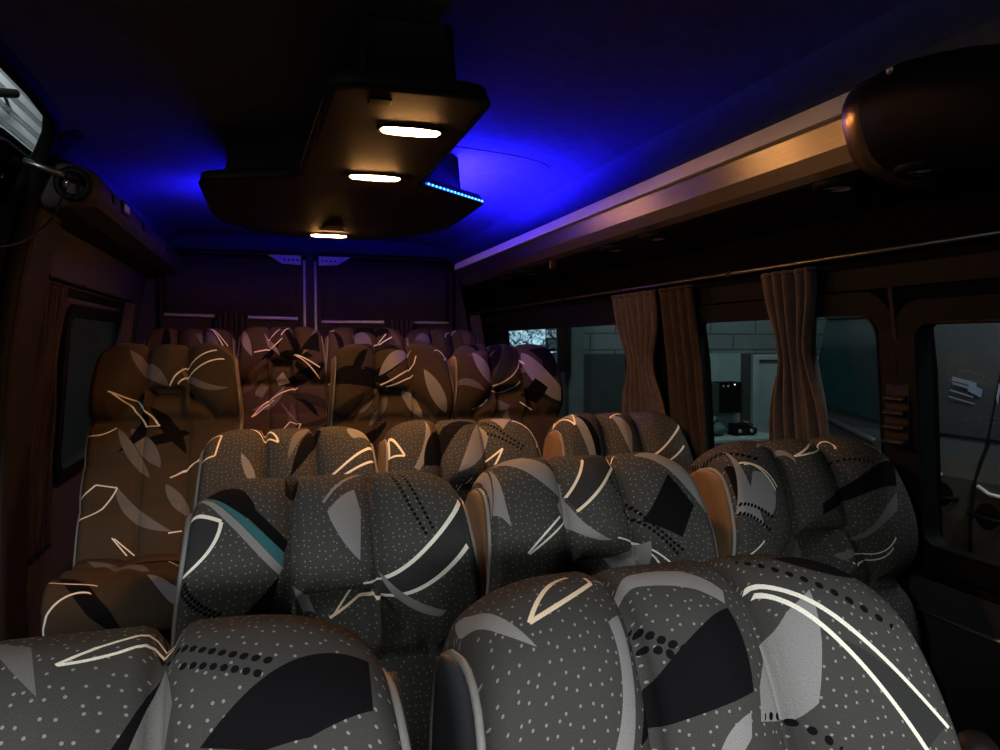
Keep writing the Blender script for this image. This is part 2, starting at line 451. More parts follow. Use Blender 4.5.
# rear wall and its two doors
mb = MB()
poly = [(CX+w, z) for z, w in PROF] + [(CX+w, z) for z, w in ROOF[1:]]
poly = poly + [(2*CX-x, z) for x, z in reversed(poly[:-1])]
mb.prism(poly, 'y', YR, YR+.05); struct(mb.build('wall_rear', M['wall_trim']))
def door_loop(x0, x1, z0, z1, rl, rr):
    pts = [(x0, z0)]
    n = 8
    for k in range(n+1):
        a = R(180 - 90*k/n); pts.append((x0+rl+rl*math.cos(a), z1-rl+rl*math.sin(a)))
    for k in range(n+1):
        a = R(90 - 90*k/n); pts.append((x1-rr+rr*math.cos(a), z1-rr+rr*math.sin(a)))
    pts.append((x1, z0)); return pts
BL = []
for nm, x0, x1, rl, rr in (('door_1', -.606, .205, .10, .015), ('door_2', .270, 1.134, .015, .10)):
    d = empty(nm, ((x0+x1)/2, YR, .3)); struct(d); L = d.location
    lp = door_loop(x0, x1, .32, 1.905, rl, rr)
    mb = MB(); mb.prism([(x-L.x, z-L.z) for x, z in lp], 'y', -.012, -.001); mb.build('door_panel', M['blind'], d)
    mb = MB(); mb.tube([(x-L.x, -.018, z-L.z) for x, z in lp], .0085, 8); mb.build('door_seal', M['satin'], d)
    inner = x1 if nm == 'door_1' else x0
    mb = MB(); mb.tube([(inner-L.x, -.030, z-L.z) for z in (.4, 1.0, 1.5, 1.86)], .0075, 8); mb.build('door_edge_strip', M['barwhite'], d)
    # perforated bracket plate in the upper inner corner
    sg = -1 if nm == 'door_1' else 1
    mb = MB(); xi = inner+sg*.02; w = .19
    tr = [(xi, 1.885), (xi+sg*w, 1.885), (xi+sg*(w-.08), 1.835), (xi, 1.83)]
    mb.prism([(x-L.x, z-L.z) for x, z in tr], 'y', -.062, -.052)
    br = mb.build('bracket_plate', M['plate'], d)
    mb = MB()
    for k in range(4): mb.lathe([(.0, -.065), (.006, -.065), (.006, -.061)], (xi+sg*(.02+.025*k)-L.x, 0, 1.858-L.z), 8, 'y')
    mb.build('bolt', M['black'], br)

# roller blinds over the rear windows
for (x0, x1, zl, zr, lab) in ((-.575, .165, 1.525, 1.508, 'dark roller blind over the rear door window behind the aisle, on the entry side'),
                         (.305, 1.10, 1.492, 1.492, 'dark roller blind over the rear door window on the luggage rack side')):
    b = empty('roller_blind', ((x0+x1)/2, YR-.03, 1.5)); L = b.location
    tag(b, lab, 'blind', 'roller blinds on the rear doors')
    mb = MB(); rows = []
    for i in range(2):
        rows.append([(x0-L.x + (x1-x0)*k/24, -.003+.002*math.sin(k*1.7), (1.87 if i else zl+(zr-zl)*k/24)-L.z) for k in range(25)])
    mb.grid(rows); mb.build('blind_cloth', M['blind'], b, solid=.002)
    mb = MB(); mb.tube([(x0-L.x, -.005, zl-L.z), (x1-L.x, -.005, zr-L.z)], .0095, 8); mb.build('bottom_bar', M['barwhite'], b)
    mb = MB(); mb.tube([(x0-L.x, -.0, 1.875-L.z), (x1-L.x, -.0, 1.875-L.z)], .012, 8); mb.build('roller_tube', M['black'], b)

# ------------------------------------------------------------------ curtains
def curtain(name, pts, z0, z1, label, amp=.018, folds=7, tie=None, group=None, m='curtain', parts=True, flare=1.0):
    """a pleated hanging cloth along the line pts[0]->pts[1] (top), gathered at height tie"""
    a = Vector((*pts[0], 0)); b = Vector((*pts[1], 0)); d = b-a; W = d.length; t = d/W; n = Vector((-t.y, t.x, 0))
    mid = (a+b)/2
    o = empty(name, (mid.x, mid.y, z0)); tag(o, label, 'curtain', group)
    rows = []; nz, nx = 28, folds*10
    rnd = random.Random(len(label)); ph = [rnd.uniform(-.6, .6) for _ in range(folds+1)]
    for i in range(nz+1):
        z = z0 + (z1-z0)*i/nz; h = (z1-z)/(z1-z0); row = []
        wz = 1.0
        if tie:
            wz = 1 - .42*math.exp(-((z-tie)/.10)**2)
        wz *= 1 + (flare-1)*h
        wall = (hw(z)-hw(z1))
        for k in range(nx+1):
            u = k/nx; f = u*folds
            p = mid + t*((u-.5)*W*wz) + n*(amp*(.75+.3*math.sin(h*5+ph[int(min(f, folds))]))*math.sin(f*2*math.pi + ph[int(min(f, folds))]*h*2))
            side = 1 if mid.x > CX else -1
            x = p.x + (side*wall if z0 < 1.45 and mid.y < 4.4 else 0)
            row.append((x-mid.x, p.y-mid.y, z-z0))
        rows.append(row)
    mb = MB(); mb.grid(rows); mb.build('curtain_cloth', M[m], o, solid=.003)
    mb = MB()
    hx = [(p[0], p[1], z1-z0-.006) for p in rows[-1]]
    mb.tube(hx[::2], .006, 6); mb.build('curtain_heading', M[m], o)
    return o
zr = 1.53
def rx(z=zr, off=.03): return CX+hw(z)-off
curtain('curtain', ((rx(), 2.44), (rx(), 2.12)), .80, zr, 'brown tied-back curtain at the front end of the side window showing the lit screen', folds=7, tie=1.28, group='curtains on the luggage rack side')
curtain('curtain', ((rx(), 2.10), (rx(), 1.90)), .78, zr, 'dark straight curtain hanging between the two side windows', folds=4, amp=.022, group='curtains on the luggage rack side', flare=1.1, m='curtain_dark')
curtain('curtain', ((rx(), 1.585), (rx(), 1.39)), .74, zr, 'brown gathered curtain hanging across the middle of the side window with the desk outside', folds=5, amp=.024, tie=1.33, group='curtains on the luggage rack side', flare=1.15)
curtain('curtain', ((rx(), 4.42), (rx(), 4.20)), 1.0, zr, 'small dark curtain bunched in the rear corner beside the screen window', folds=4, amp=.015, group='curtains on the luggage rack side')
lx = lambda: CX-hw(zr)+.035
curtain('curtain', ((lx()-.02, 2.68), (lx()-.02, 2.95)), .62, 1.56, 'long dark curtain hanging beside the entry pillar', folds=5, amp=.022, tie=1.3, group='curtains on the entry side', flare=1.2, m='curtain_dark')
curtain('curtain', ((lx(), 4.02), (lx(), 4.2)), .9, 1.56, 'narrow dark curtain at the rear end of the entry side window', folds=3, amp=.018, group='curtains on the entry side')
curtain('curtain', ((-.30, YR-.075), (-.12, YR-.075)), 1.1, 1.535, 'small dark pleated curtain bunch below the blind bar beside the single seat row', folds=6, amp=.02, group='curtain bunches on the rear doors', m='blind')
curtain('curtain', ((.68, YR-.075), (.86, YR-.075)), 1.1, 1.51, 'small dark pleated curtain bunch below the blind bar on the rack side', folds=6, amp=.02, group='curtain bunches on the rear doors', m='blind')
for nm, xx, y0, y1, z, lab, cut in (('curtain_rod', rx(zr, .018), .2, 4.45, 1.545, 'long thin metal curtain rail above the side windows under the luggage rack', 1),
                             ('curtain_rod', lx()-.018, 2.62, 4.3, 1.575, 'thin dark curtain rail above the entry side window', 0)):
    o = empty(nm, (xx, y0, z)); tag(o, lab, 'curtain rail', 'curtain rails')
    mb = MB(); mb.tube([(0, 0, 0), (0, (y1-y0)/2, 0), (0, y1-y0, 0)], .0055, 8); mb.build('rail', M['rod_dark'] if cut else M['satin'], o)
    for k in range(4):
        s = 1 if xx > CX else -1
        mb = MB(); mb.box(-.006, .006, (y1-y0)*(k+.3)/3.6-.012, (y1-y0)*(k+.3)/3.6+.012, -.008, .008)
        mb.tube([(0, (y1-y0)*(k+.3)/3.6, 0), (s*.012, (y1-y0)*(k+.3)/3.6, .0)], .005, 6)
        mb.build('rail_bracket', M['black'], o)

# ------------------------------------------------------------------ ceiling console
ZC = 1.83
def fillet_poly(pts, n=8):
    """pts: (x, y, r)"""
    out = []; N_ = len(pts)
    for i in range(N_):
        p = Vector(pts[i][:2]); a = Vector(pts[i-1][:2]); b = Vector(pts[(i+1) % N_][:2]); r = pts[i][2]
        d1 = (a-p); d2 = (b-p); l = min(r, d1.length*.5, d2.length*.5)
        s = p + d1.normalized()*l; e = p + d2.normalized()*l
        for k in range(n+1):
            t = k/n; out.append(tuple((1-t)**2*s + 2*t*(1-t)*p + t*t*e))
    return out
con = [(.110, 1.385, .07), (.430, 1.385, .07), (.440, 2.19, .03), (.705, 2.42, .03), (.715, 3.06, .30), (.48, 3.40, .25), (.04, 3.40, .25), (-.195, 3.06, .30), (-.195, 2.32, .06), (.078, 2.19, .05)]
cp = fillet_poly(con)
cc = Vector((CX, 2.5))
con_o = empty('ceiling_console', (CX, 2.4, ZC))
tag(con_o, 'dark moulded ceiling console with three warm lamps and a blue light strip', 'ceiling console')
def ring(off, z, y_=0): 
    n = len(cp); out = []
    for i in range(n):
        a = Vector(cp[i-1]); b = Vector(cp[(i+1) % n]); t = (b-a)
        if t.length < 1e-6: t = Vector((1, 0))
        t.normalize(); nrm = Vector((t.y, -t.x))
        p = Vector(cp[i]) + nrm*off
        out.append((p.x-CX, p.y-2.4, z-ZC))
    return out
mb = MB()
rows = [ring(-.085, 1.994), ring(-.075, ZC+.06), ring(-.065, ZC+.028), ring(-.055, ZC+.020), ring(-.014, ZC+.020), ring(-.010, ZC+.031), ring(-.006, ZC+.031), ring(-.002, ZC+.016), ring(0, ZC+.008), ring(-.002, ZC+.002), ring(-.012, ZC), ring(-.02, ZC)]
mb.grid(rows, True, close_v=True)
mb.add(rows[-1], [tuple(range(len(cp)))])
shell = mb.build('console_shell', M['console'], con_o)
mb = MB(); mb.tube(ring(.001, ZC+.004)[0:], .0025, 6, closed=True); mb.build('lip', M['satin'], con_o)
# lamps
for k, (x, y, w) in enumerate(((.306, 1.635, .134), (.292, 2.11, .142), (.252, 3.28, .15))):
    mb = MB(); n = 28
    def caps(rx_, ry_, z):
        out = []
        for i in range(n):
            a = 2*math.pi*i/n; c, s = math.cos(a), math.sin(a)
            out.append((x-CX + (rx_-ry_)*(1 if c > 0 else -1)*min(1, abs(c)*1.4) + ry_*c, y-2.4 + ry_*s, z))
        return out
    rws = [caps(w/2+.008, .036, .0), caps(w/2+.007, .035, -.005), caps(w/2+.0, .029, -.005), caps(w/2-.001, .028, -.002)]
    mb.grid(rws, True, close_v=True); hb = mb.build('lamp_bezel', M['console'], con_o)
    mb = MB(); rws = [caps(w/2, .028, -.0035), caps(w/2-.004, .024, -.0070), caps(w/2-.015, .014, -.0085)]
    mb.grid(rws, True, close_v=True); mb.add(rws[-1], [tuple(range(n))]); mb.build('lamp_lens', M['lens'], hb)
# slots moulded in front of the rear lamp
mb = MB()
for k in range(3): mb.box(.252-CX-.05+.01*k, .252-CX+.05-.01*k, 3.13-2.4-.05*k-.006, 3.13-2.4-.05*k+.006, -.004, .0)
mb.build('vent_slot', M['black'], con_o, bevel=.001)
# small rocker panel near the front
mb = MB(); mb.box(.19-CX, .235-CX, 1.44-2.4, 1.475-2.4, -.004, 0); mb.build('switch_cover', M['black'], con_o, bevel=.003)
# blue light strip along the wing's lip
nC = len(cp)
def strip_pts(i0, i1, off, z): return [ring(off, z)[i] for i in range(i0, i1)]
seg = strip_pts(3*9+3, 5*9+4, -.040, ZC+.026)     # behind the lip: right wing, its side
mb = MB(); mb.tube(seg, .0045, 8); mb.build('led_strip', M['led'], con_o)
seg2 = strip_pts(5*9+7, 6*9+5, -.040, ZC+.037)    # the back and the far corner of the other wing
mb = MB(); mb.tube(seg2, .0045, 8); mb.build('led_strip', M['led_dim'], con_o)
seg3 = strip_pts(6*9+6, 7*9+3, -.030, ZC+.026)    # the rounded far corner on the entry side
mb = MB(); mb.tube(seg3, .0045, 8); mb.build('led_strip', M['led_corner'], con_o)
# the row of chips along the lip of the right wing
A_, B_ = Vector(strip_pts(2*9+7, 2*9+8, .004, ZC+.010)[0]), Vector(strip_pts(3*9+4, 3*9+5, .004, ZC+.010)[0])
mb = MB(); mb.tube([A_, A_.lerp(B_, .5), B_], .0030, 8); bs = mb.build('chip_strip', M['ledstrip'], con_o)
mb = MB()
for k in range(16):
    p = A_.lerp(B_, (k+.5)/16); mb.lathe([(0, -.0035), (.0026, -.002), (.0036, 0), (.0026, .002), (0, .0035)], (p.x, p.y-.003, p.z), 8)
mb.build('chip', M['ledbead'], bs)

# ------------------------------------------------------------------ right luggage rack
rk = empty('luggage_rack', (1.0, 1.05, 1.69)); tag(rk, 'long luggage rack with brushed metal front edge, black underside and downlights', 'luggage rack')
def loc(p, o): return (p[0]-o.location.x, p[1]-o.location.y, p[2]-o.location.z)
Y0, Y1 = 1.05, 3.98
secb = [(1.035, 1.80), (1.055, 1.675), (1.10, 1.662), (CX+hw(1.63)-.001, 1.63), (CX+hw(1.90)-.001, 1.90), (1.08, 1.83)]
mb = MB(); mb.prism([(x-1.0, z-1.69) for x, z in [(1.035, 1.795), (1.055, 1.675), (1.10, 1.662), (CX+hw(1.63)-.001, 1.63), (CX+hw(1.79)-.001, 1.79), (1.08, 1.797)]], 'y', 0, Y1-Y0); mb.build('rack_body', M['satin'], rk, bevel=.006)
secs = [(1.035, 1.775), (.992, 1.764), (.996, 1.760), (1.006, 1.715), (1.028, 1.688), (1.05, 1.678), (1.06, 1.70)]
sect = [(1.04, 1.803), (.990, 1.801), (.986, 1.766), (.996, 1.764), (1.04, 1.770)]
mb = MB(); mb.prism([(x-1.0, z-1.69) for x, z in sect], 'y', .0, Y1-Y0-.01); mb.build('pale_edge', M['alu_pale'], rk)
mb = MB(); mb.prism([(x-1.0, z-1.69) for x, z in secs], 'y', .0, Y1-Y0-.01); mb.build('metal_edge', M['alu'], rk)
# rear end plate
mb = MB(); mb.prism([(x-1.0+(x-1.0)*.03-.004, z-1.69) for x, z in [(1.035, 1.808), (1.0, 1.802), (.982, 1.768), (1.006, 1.705), (1.03, 1.68), (1.18, 1.64), (1.20, 1.83)]], 'y', Y1-Y0-.012, Y1-Y0+.01); mb.build('end_plate', M['satin'], rk, bevel=.004)
# front end cap: a rounded black housing
def capsec(s, y, dz=0):
    pts = [(1.04, 1.822), (1.005, 1.812), (.978, 1.770), (.985, 1.72), (1.01, 1.675), (1.06, 1.655), (1.17, 1.64), (1.19, 1.70), (1.16, 1.82), (1.09, 1.835)]
    c = (1.09, 1.735)
    return [(c[0]+(x-c[0])*s - 1.0, y-Y0, c[1]+dz+(z-c[1])*s-1.69) for x, z in crom(pts+[pts[0]], 41)[:-1]]
mb = MB(); rws = [capsec(1.0, 1.075), capsec(1.03, 1.07), capsec(1.03, 1.035), capsec(1.0, 1.03)]
mb.grid(rws, True, close_v=True); mb.build('cap_rim', M['bronze'], rk)
mb = MB(); rws = [capsec(1.0, 1.04), capsec(1.04, 1.02), capsec(1.05, .97), capsec(1.03, .91, -.008), capsec(.98, .84, -.024), capsec(.88, .78, -.040), capsec(.72, .735, -.052), capsec(.5, .705, -.060), capsec(.22, .69, -.064)]
mb.grid(rws, True, close_v=True); mb.add(rws[-1], [tuple(range(40))]); cap = mb.build('end_cap', M['satin'], rk)
mb = MB(); mb.lathe([(0, -.004), (.006, -.003), (.008, 0)], loc((.972, .965, 1.80), rk), 12, 'x'); mb.build('cap_screw', M['steel'], cap)
for k, (x, y) in enumerate(((1.075, 1.185), (1.075, .985), (1.075, 2.17), (1.075, 1.90), (1.075, 3.26), (1.075, 2.98))):
    zz = 1.664 if y > 1.03 else 1.652
    mb = MB(); mb.lathe([(.050, .004), (.050, -.004), (.044, -.009), (.036, -.009), (.033, -.004), (.030, .0)], loc((x, y, zz), rk), 28); dl = mb.build('downlight', M['satin'], rk)
    mb = MB(); mb.lathe([(.030, -.003), (.028, -.008), (.023, -.008), (.022, -.002)], loc((x, y, zz), rk), 28); mb.build('downlight_ring', M['chrome'], dl)
    mb = MB(); mb.lathe([(.022, -.003), (.012, -.005), (.0, -.006)], loc((x, y, zz), rk), 20); mb.build('downlight_lens', M['plate'], dl)
mb = MB(); mb.box(.02, .045, 1.55, 1.56, -.05, -.02); mb.build('latch', M['bronze'], rk, bevel=.002)

# ------------------------------------------------------------------ left overhead duct
du = empty('overhead_duct', (CX-.80, 2.40, 1.8)); tag(du, 'slim dark overhead duct above the entry side window with a round end and small vents', 'air duct')
dsec = [(-.50, 1.862), (-.475, 1.845), (-.470, 1.79), (-.490, 1.765), (-.56, 1.75), (CX-hw(1.75)-.0, 1.745), (CX-hw(1.90)+.002, 1.90), (-.54, 1.875)]
mb = MB(); dl_ = [loc((x, 0, z), du) for x, z in dsec]
mb.prism([(p[0], p[2]) for p in dl_], 'y', .04, 2.02); mb.build('duct_body', M['wall_trim'], du, bevel=.012, seg=3)
def dcap(s, y): 
    c = (-.545, 1.81)
    return [loc((c[0]+(x-c[0])*s, y, c[1]+(z-c[1])*s), du) for x, z in dsec]
mb = MB(); rws = [dcap(1.04, 2.46), dcap(1.05, 2.43), dcap(.95, 2.40), dcap(.7, 2.385), dcap(.3, 2.38)]
mb.grid(rws, True, close_v=True); mb.add(rws[-1], [tuple(range(8))]); mb.build('duct_end', M['wall_trim'], du)
mb = MB(); rws = [dcap(1.04, 4.36), dcap(1.14, 4.38), dcap(1.16, 4.46), dcap(1.1, 4.54), dcap(.6, 4.57)]
mb.grid(rws, True, close_v=True); mb.add(rws[-1], [tuple(range(8))]); mb.build('duct_elbow', M['wall_trim'], du, bevel=.01)
for y, h in ((2.62, .03), (3.2, .03), (3.9, .02)):
    mb = MB(); mb.box(*[q for q in (-.474-du.location.x, -.466-du.location.x, y-2.4-.02, y-2.4+.02, 1.815-h/2-1.8, 1.815+h/2-1.8)]); mb.build('vent', M['black'], du, bevel=.003)
mb = MB(); mb.box(-.474-du.location.x, -.464-du.location.x, 2.75-2.4, 2.86-2.4, 1.795-1.8, 1.84-1.8); sp = mb.build('switch_plate', M['pillar'], du, bevel=.003)
mb = MB(); mb.box(-.466-du.location.x, -.460-du.location.x, 2.77-2.4, 2.80-2.4, 1.805-1.8, 1.83-1.8); mb.box(-.466-du.location.x, -.460-du.location.x, 2.815-2.4, 2.845-2.4, 1.805-1.8, 1.83-1.8); mb.build('rocker', M['plate'], sp, bevel=.002)
mb = MB(); mb.lathe([(.05, .0), (.05, -.012), (.038, -.018), (.030, -.012), (.028, 0)], loc((-.53, 2.385, 1.81), du), 24, 'y'); mb.build('end_ring', M['satin'], du)

# ------------------------------------------------------------------ seats
SW = .225
PF = [(0, 0), (.045, -.010), (.078, -.040), (.094, -.085), (.101, -.14), (.098, -.19), (.085, -.24), (.062, -.285), (.046, -.315), (.047, -.36), (.052, -.42), (.057, -.5), (.060, -.6), (.058, -.70), (.05, -.80)]
PB = [(0, 0), (-.045, -.008), (-.078, -.034), (-.093, -.08), (-.097, -.14), (-.088, -.3), (-.076, -.5), (-.066, -.80)]
NF, NB = 96, 40
pf = crom(PF, NF); pb = crom(PB, NB)
def arclen(p):
    L = [0]
    for a, b in zip(p, p[1:]): L.append(L[-1]+(b-a).length)
    return L
lf = arclen(pf); lb = arclen(pb)
prof = list(reversed(pf)) + pb[1:]
pv = list(reversed(lf)) + [-x for x in lb[1:]]          # + down the front, - over the back
NPR = len(prof)
pn = []
for i in range(NPR):
    t = prof[min(i+1, NPR-1)] - prof[max(i-1, 0)]; t.normalize(); pn.append(Vector((t.y*-1, t.x)) )
# outward normal check: at the crest it must point up
ic = NF-1
if pn[ic].y < 0: pn = [-n for n in pn]
GX = .067
CREASE = [((GX, .10), (GX, -.205)), ((-GX, .10), (-GX, -.205)), ((-GX, -.205), (GX, -.205)), ((GX, -.205), (.150, -.315)), ((-GX, -.205), (-.150, -.315)),
          ((-.3, -.315), (.3, -.315)), ((-.3, -.46), (.3, -.46)), ((-.3, -.62), (.3, -.62)), ((GX, -.315), (GX, -.85)), ((-GX, -.315), (-GX, -.85))]
def segd(px, py, a, b):
    ax, ay = a; bx, by = b; dx, dy = bx-ax, by-ay
    t = max(0, min(1, ((px-ax)*dx+(py-ay)*dy)/(dx*dx+dy*dy)))
    return math.hypot(px-ax-t*dx, py-ay-t*dy)
def cap_scale(x):
    r = .020; d = abs(x)-(SW-r)
    return 0 if d <= 0 else r*(1-math.sqrt(max(0, 1-(d/r)**2)))
def seat_point(x, i):
    q, h = prof[i]; n = pn[i]; v = pv[i]; f = sstep(.0, .12, v)
    hh = min(h, .0)
    d = min(segd(x, h if v > -.02 else h+.0, a, b) for a, b in CREASE[:5]) if h > -.36 else 9
    d2 = min(segd(x, h, a, b) for a, b in CREASE[5:])
    dm = min(d, d2)
    head = sstep(-.40, -.30, h)
    amp = .046*head + .020*(1-head)
    disp = amp*(1-math.exp(-dm/.026)) - amp*.62
    disp *= f
    ax_ = abs(x)
    # the crest seams stay as shallow grooves over the top
    disp -= .013*math.exp(-((ax_-GX)/.010)**2)*(1-f)
    disp -= .008*math.exp(-((ax_-GX)/.0055)**2)*(1 if h > -.205 or h < -.315 else 0)*sstep(-.14, -.06, v)*sstep(-.14, -.06, v)
    if ax_ < GX and h > -.315:                       # recessed middle lobe and the fan below it
        e = sstep(GX, GX-.03, ax_)
        disp -= f*e*(.007 if h > -.205 else .007+.068*(1-sstep(-.212, -.312, h)))
    elif -.33 < h < -.205:
        xi = GX + (.150-GX)*(-.205-h)/.11
        if ax_ < xi: disp -= .060*sstep(xi, xi-.02, ax_)*(1-sstep(-.215, -.312, h))
    p = Vector((q, h)) + n*disp
    ins = cap_scale(x)
    p -= n*ins
    drop = .036*(max(0, ax_-.09)/.135)**3.2
    p.y -= drop*sstep(-.30, -.05, h)
    return p
nxs = 109
XS = []
for k in range(nxs):
    u = -1+2*k/(nxs-1); XS.append(SW*(u*.72 + .28*u*abs(u)**0.0 if abs(u) < 1 else u) if False else SW*math.sin(u*math.pi/2*.80)/math.sin(math.pi/2*.80))

def flare(h): return 1 + .10*sstep(-.02, -.32, h)
def seat_meshes(rec):
    """backrest, two side panels and two piping cords, leaned back by rec, crest at the origin"""
    c, s = math.cos(rec), math.sin(rec)
    def W(x, p):  # p=(q forward, h); forward is -y
        q, h = p
        return (x, -(q*c - h*s) if False else -(q*c) + h*s*1.0, h*c + q*s*1.0) if True else None
    def W(x, p):
        q, h = p
        # lean back: the lower end comes forward (-y)
        y = -(q*c) + h*s
        z = h*c + q*s
        return (x, y, z)
    verts = []; uvs = []; faces = []
    for x in XS:
        for i in range(NPR):
            p = seat_point(x, i); verts.append(W(x*flare(p.y), p)); 
            ex = max(0, abs(x)-(SW-.042)); uvs.append((x, pv[i]))
    for a in range(nxs-1):
        for i in range(NPR-1):
            faces.append((a*NPR+i, (a+1)*NPR+i, (a+1)*NPR+i+1, a*NPR+i+1))
    me = bpy.data.meshes.new('backrest'); me.from_pydata(verts, [], faces)
    uv = me.uv_layers.new(name='UVMap')
    for lp in me.loops: uv.data[lp.index].uv = uvs[lp.vertex_index]
    for p in me.polygons: p.use_smooth = True
    bm = bmesh.new(); bm.from_mesh(me); bmesh.ops.recalc_face_normals(bm, faces=bm.faces); bm.to_mesh(me); bm.free()
    out = {'backrest': me}
    for nm, sg, ex in (('side_l', -1, 0), ('side_r', 1, -1)):
        x = XS[ex]; loopf = [seat_point(x, i) for i in range(NF-1, -1, -1)]; loopb = [seat_point(x, i) for i in range(NF-1, NPR)]
        n = 48; A = crom([tuple(p) for p in loopf[::3]+[loopf[-1]]], n); B = crom([tuple(p) for p in loopb[::3]+[loopb[-1]]], n)
        mbp = MB(); rows = []
        for a, b in zip(A, B):
            r = []
            for k in range(11):
                t = k/10; pp = a.lerp(b, t); puff = (.003+.010*sstep(-.36, -.26, pp.y))*(1-(2*t-1)**4)
                r.append(W(x*flare(pp.y) + sg*puff, pp))
            rows.append(r)
        mbp.grid(rows)
        o = mbp.build(nm, None); me2 = o.data; bpy.data.objects.remove(o); out[nm] = me2
        mbp = MB(); lp = [W(x*flare(p.y)+sg*.002, p) for p in reversed(A[1:])] + [W(x*flare(p.y)+sg*.002, p) for p in B]
        mbp.tube(lp, .0042, 8)
        o = mbp.build(nm+'p', None); out[nm+'p'] = o.data; bpy.data.objects.remove(o)
    return out

def cushion_mesh():
    """seat pad: origin at the top rear edge centre, forward -y"""
    D_ = .46; T = .13; nx, ny = 45, 61
    sec = crom([(0.02, -T), (-.005, -T*.5), (.01, -.02), (.06, 0), (.2, .005), (.34, .012), (.42, .004), (.455, -.03), (.46, -.075), (.44, -.12), (.40, -T)], ny)
    verts = []; uvs = []; faces = []
    tot = arclen(sec)
    for a in range(nx):
        x = SW*math.sin((-1+2*a/(nx-1))*math.pi/2*.85)/math.sin(math.pi/2*.85)
        ins = cap_scale(x)
        for i in range(ny):
            q, h = sec[i]; t = sec[min(i+1, ny-1)]-sec[max(i-1, 0)]; t.normalize(); n = Vector((-t.y, t.x))
            if n.y < 0 and .05 < q < .4 and h > -.06: n = -n
            d = min(abs(abs(x)-.09), abs(q-.15), abs(q-.30)) if h > -.06 else 9
            dd = (.02*(1-math.exp(-d/.03))-.012) if h > -.06 else 0
            p = Vector((q, h)) + Vector((0, 1))*dd
            cxy = Vector((.23, -.06)); p = cxy + (p-cxy)*(1-ins*3.0)
            verts.append((x, -p.x, p.y)); uvs.append((x, 1.0+tot[i]))
    for a in range(nx-1):
        for i in range(ny):
            j = (i+1) % ny
            faces.append((a*ny+i, (a+1)*ny+i, (a+1)*ny+j, a*ny+j))
    faces.append(tuple(range(ny))); faces.append(tuple((nx-1)*ny+i for i in reversed(range(ny))))
    me = bpy.data.meshes.new('cushion'); me.from_pydata(verts, [], faces)
    uv = me.uv_layers.new(name='UVMap')
    for lp in me.loops: uv.data[lp.index].uv = uvs[lp.vertex_index]
    for p in me.polygons: p.use_smooth = len(p.vertices) == 4
    bm = bmesh.new(); bm.from_mesh(me); bmesh.ops.recalc_face_normals(bm, faces=bm.faces); bm.to_mesh(me); bm.free()
    return me

SM = {}
def meshes(rec):
    if rec not in SM: SM[rec] = seat_meshes(rec)
    return SM[rec]
CUSH = cushion_mesh()

def inst(name, me, m, parent, loc=(0, 0, 0), rot=(0, 0, 0)):
    if not me.materials: me.materials.append(None)
    o = bpy.data.objects.new(name, me); o.location = loc; o.rotation_euler = rot
    link(o, parent); o.material_slots[0].link = 'OBJECT'; o.material_slots[0].material = m
    return o

BAR_CACHE = {}
def seat(x, y, z, floor_z, rec, label, group, shapes, w=1.0, dots=True, dark_side=False, arm=None, rz=0.0, cush_shapes=None):
    """x, y, z: the middle of the backrest's top edge"""
    rec = R(rec)
    t = empty('passenger_seat', (x, y, floor_z), rz); tag(t, label, 'seat', group)
    ms = meshes(round(rec, 4)); zc = z-floor_z
    fm = fabric('upholstery', shapes, dots)
    cf = fm if cush_shapes is None else fabric('cushion_upholstery', cush_shapes, dots)
    sd = M['side_dark'] if dark_side else M['side']
    b = inst('backrest', ms['backrest'], fm, t, (0, 0, zc)); b.scale.x = w
    for k in ('side_l', 'side_r'):
        p = inst('side_panel', ms[k], sd, t, (0, 0, zc)); p.scale.x = w
        c = inst('piping', ms[k+'p'], M['piping'], t, (0, 0, zc)); c.scale.x = w
    # the pad meets the foot of the backrest
    by = -.80*math.sin(rec)-.03; bz = zc-.80*math.cos(rec)+.045
    cu = inst('cushion', CUSH, cf, t, (0, by+.01, bz), (R(-4), 0, 0)); cu.scale.x = w
    # frame and legs
    mb = MB(); fz = bz-.135
    mb.box(-.19*w, .19*w, by-.42, by+.0, fz-.04, fz+.004)
    mb.build('seat_frame', M['black'], t, bevel=.008)
    for sx in (-1, 1):
        mb = MB(); xx = sx*.15*w
        mb.tube([(xx, by-.06, fz-.02), (xx, by-.05, .03), (xx, by-.05, .012)], .018, 8); mb.tube([(xx, by-.38, fz-.02), (xx, by-.38, .03), (xx, by-.38, .012)], .018, 8)
        mb.box(xx-.022, xx+.022, by-.43, by-.0, .001, .016)
        mb.build('leg', M['black'], t)
    # side brackets that carry the backrest
    for sx in (-1, 1):
        mb = MB(); mb.prism([(by+.07, bz+.02), (by+.07, bz-.10), (by-.10, bz-.15), (by-.12, bz-.09), (by-.02, bz-.03), (by+.02, bz+.03)], 'x', sx*SW*w*.94-.006, sx*SW*w*.94+.006)
        mb.build('hinge_plate', M['satin'], t, bevel=.003)
    if arm:
        for sx in arm:
            mb = MB(); ax = sx*(SW*w+.022)
            yb = -.36*math.sin(rec); zb = zc-.50
            mb.tube([(ax, yb+.02, zb-.02), (ax, yb-.06, zb+.005), (ax, yb-.20, zb+.012), (ax, yb-.29, zb+.0)], [.018, .022, .022, .017], 10)
            mb.build('armrest', M['satin'], t)
    return t

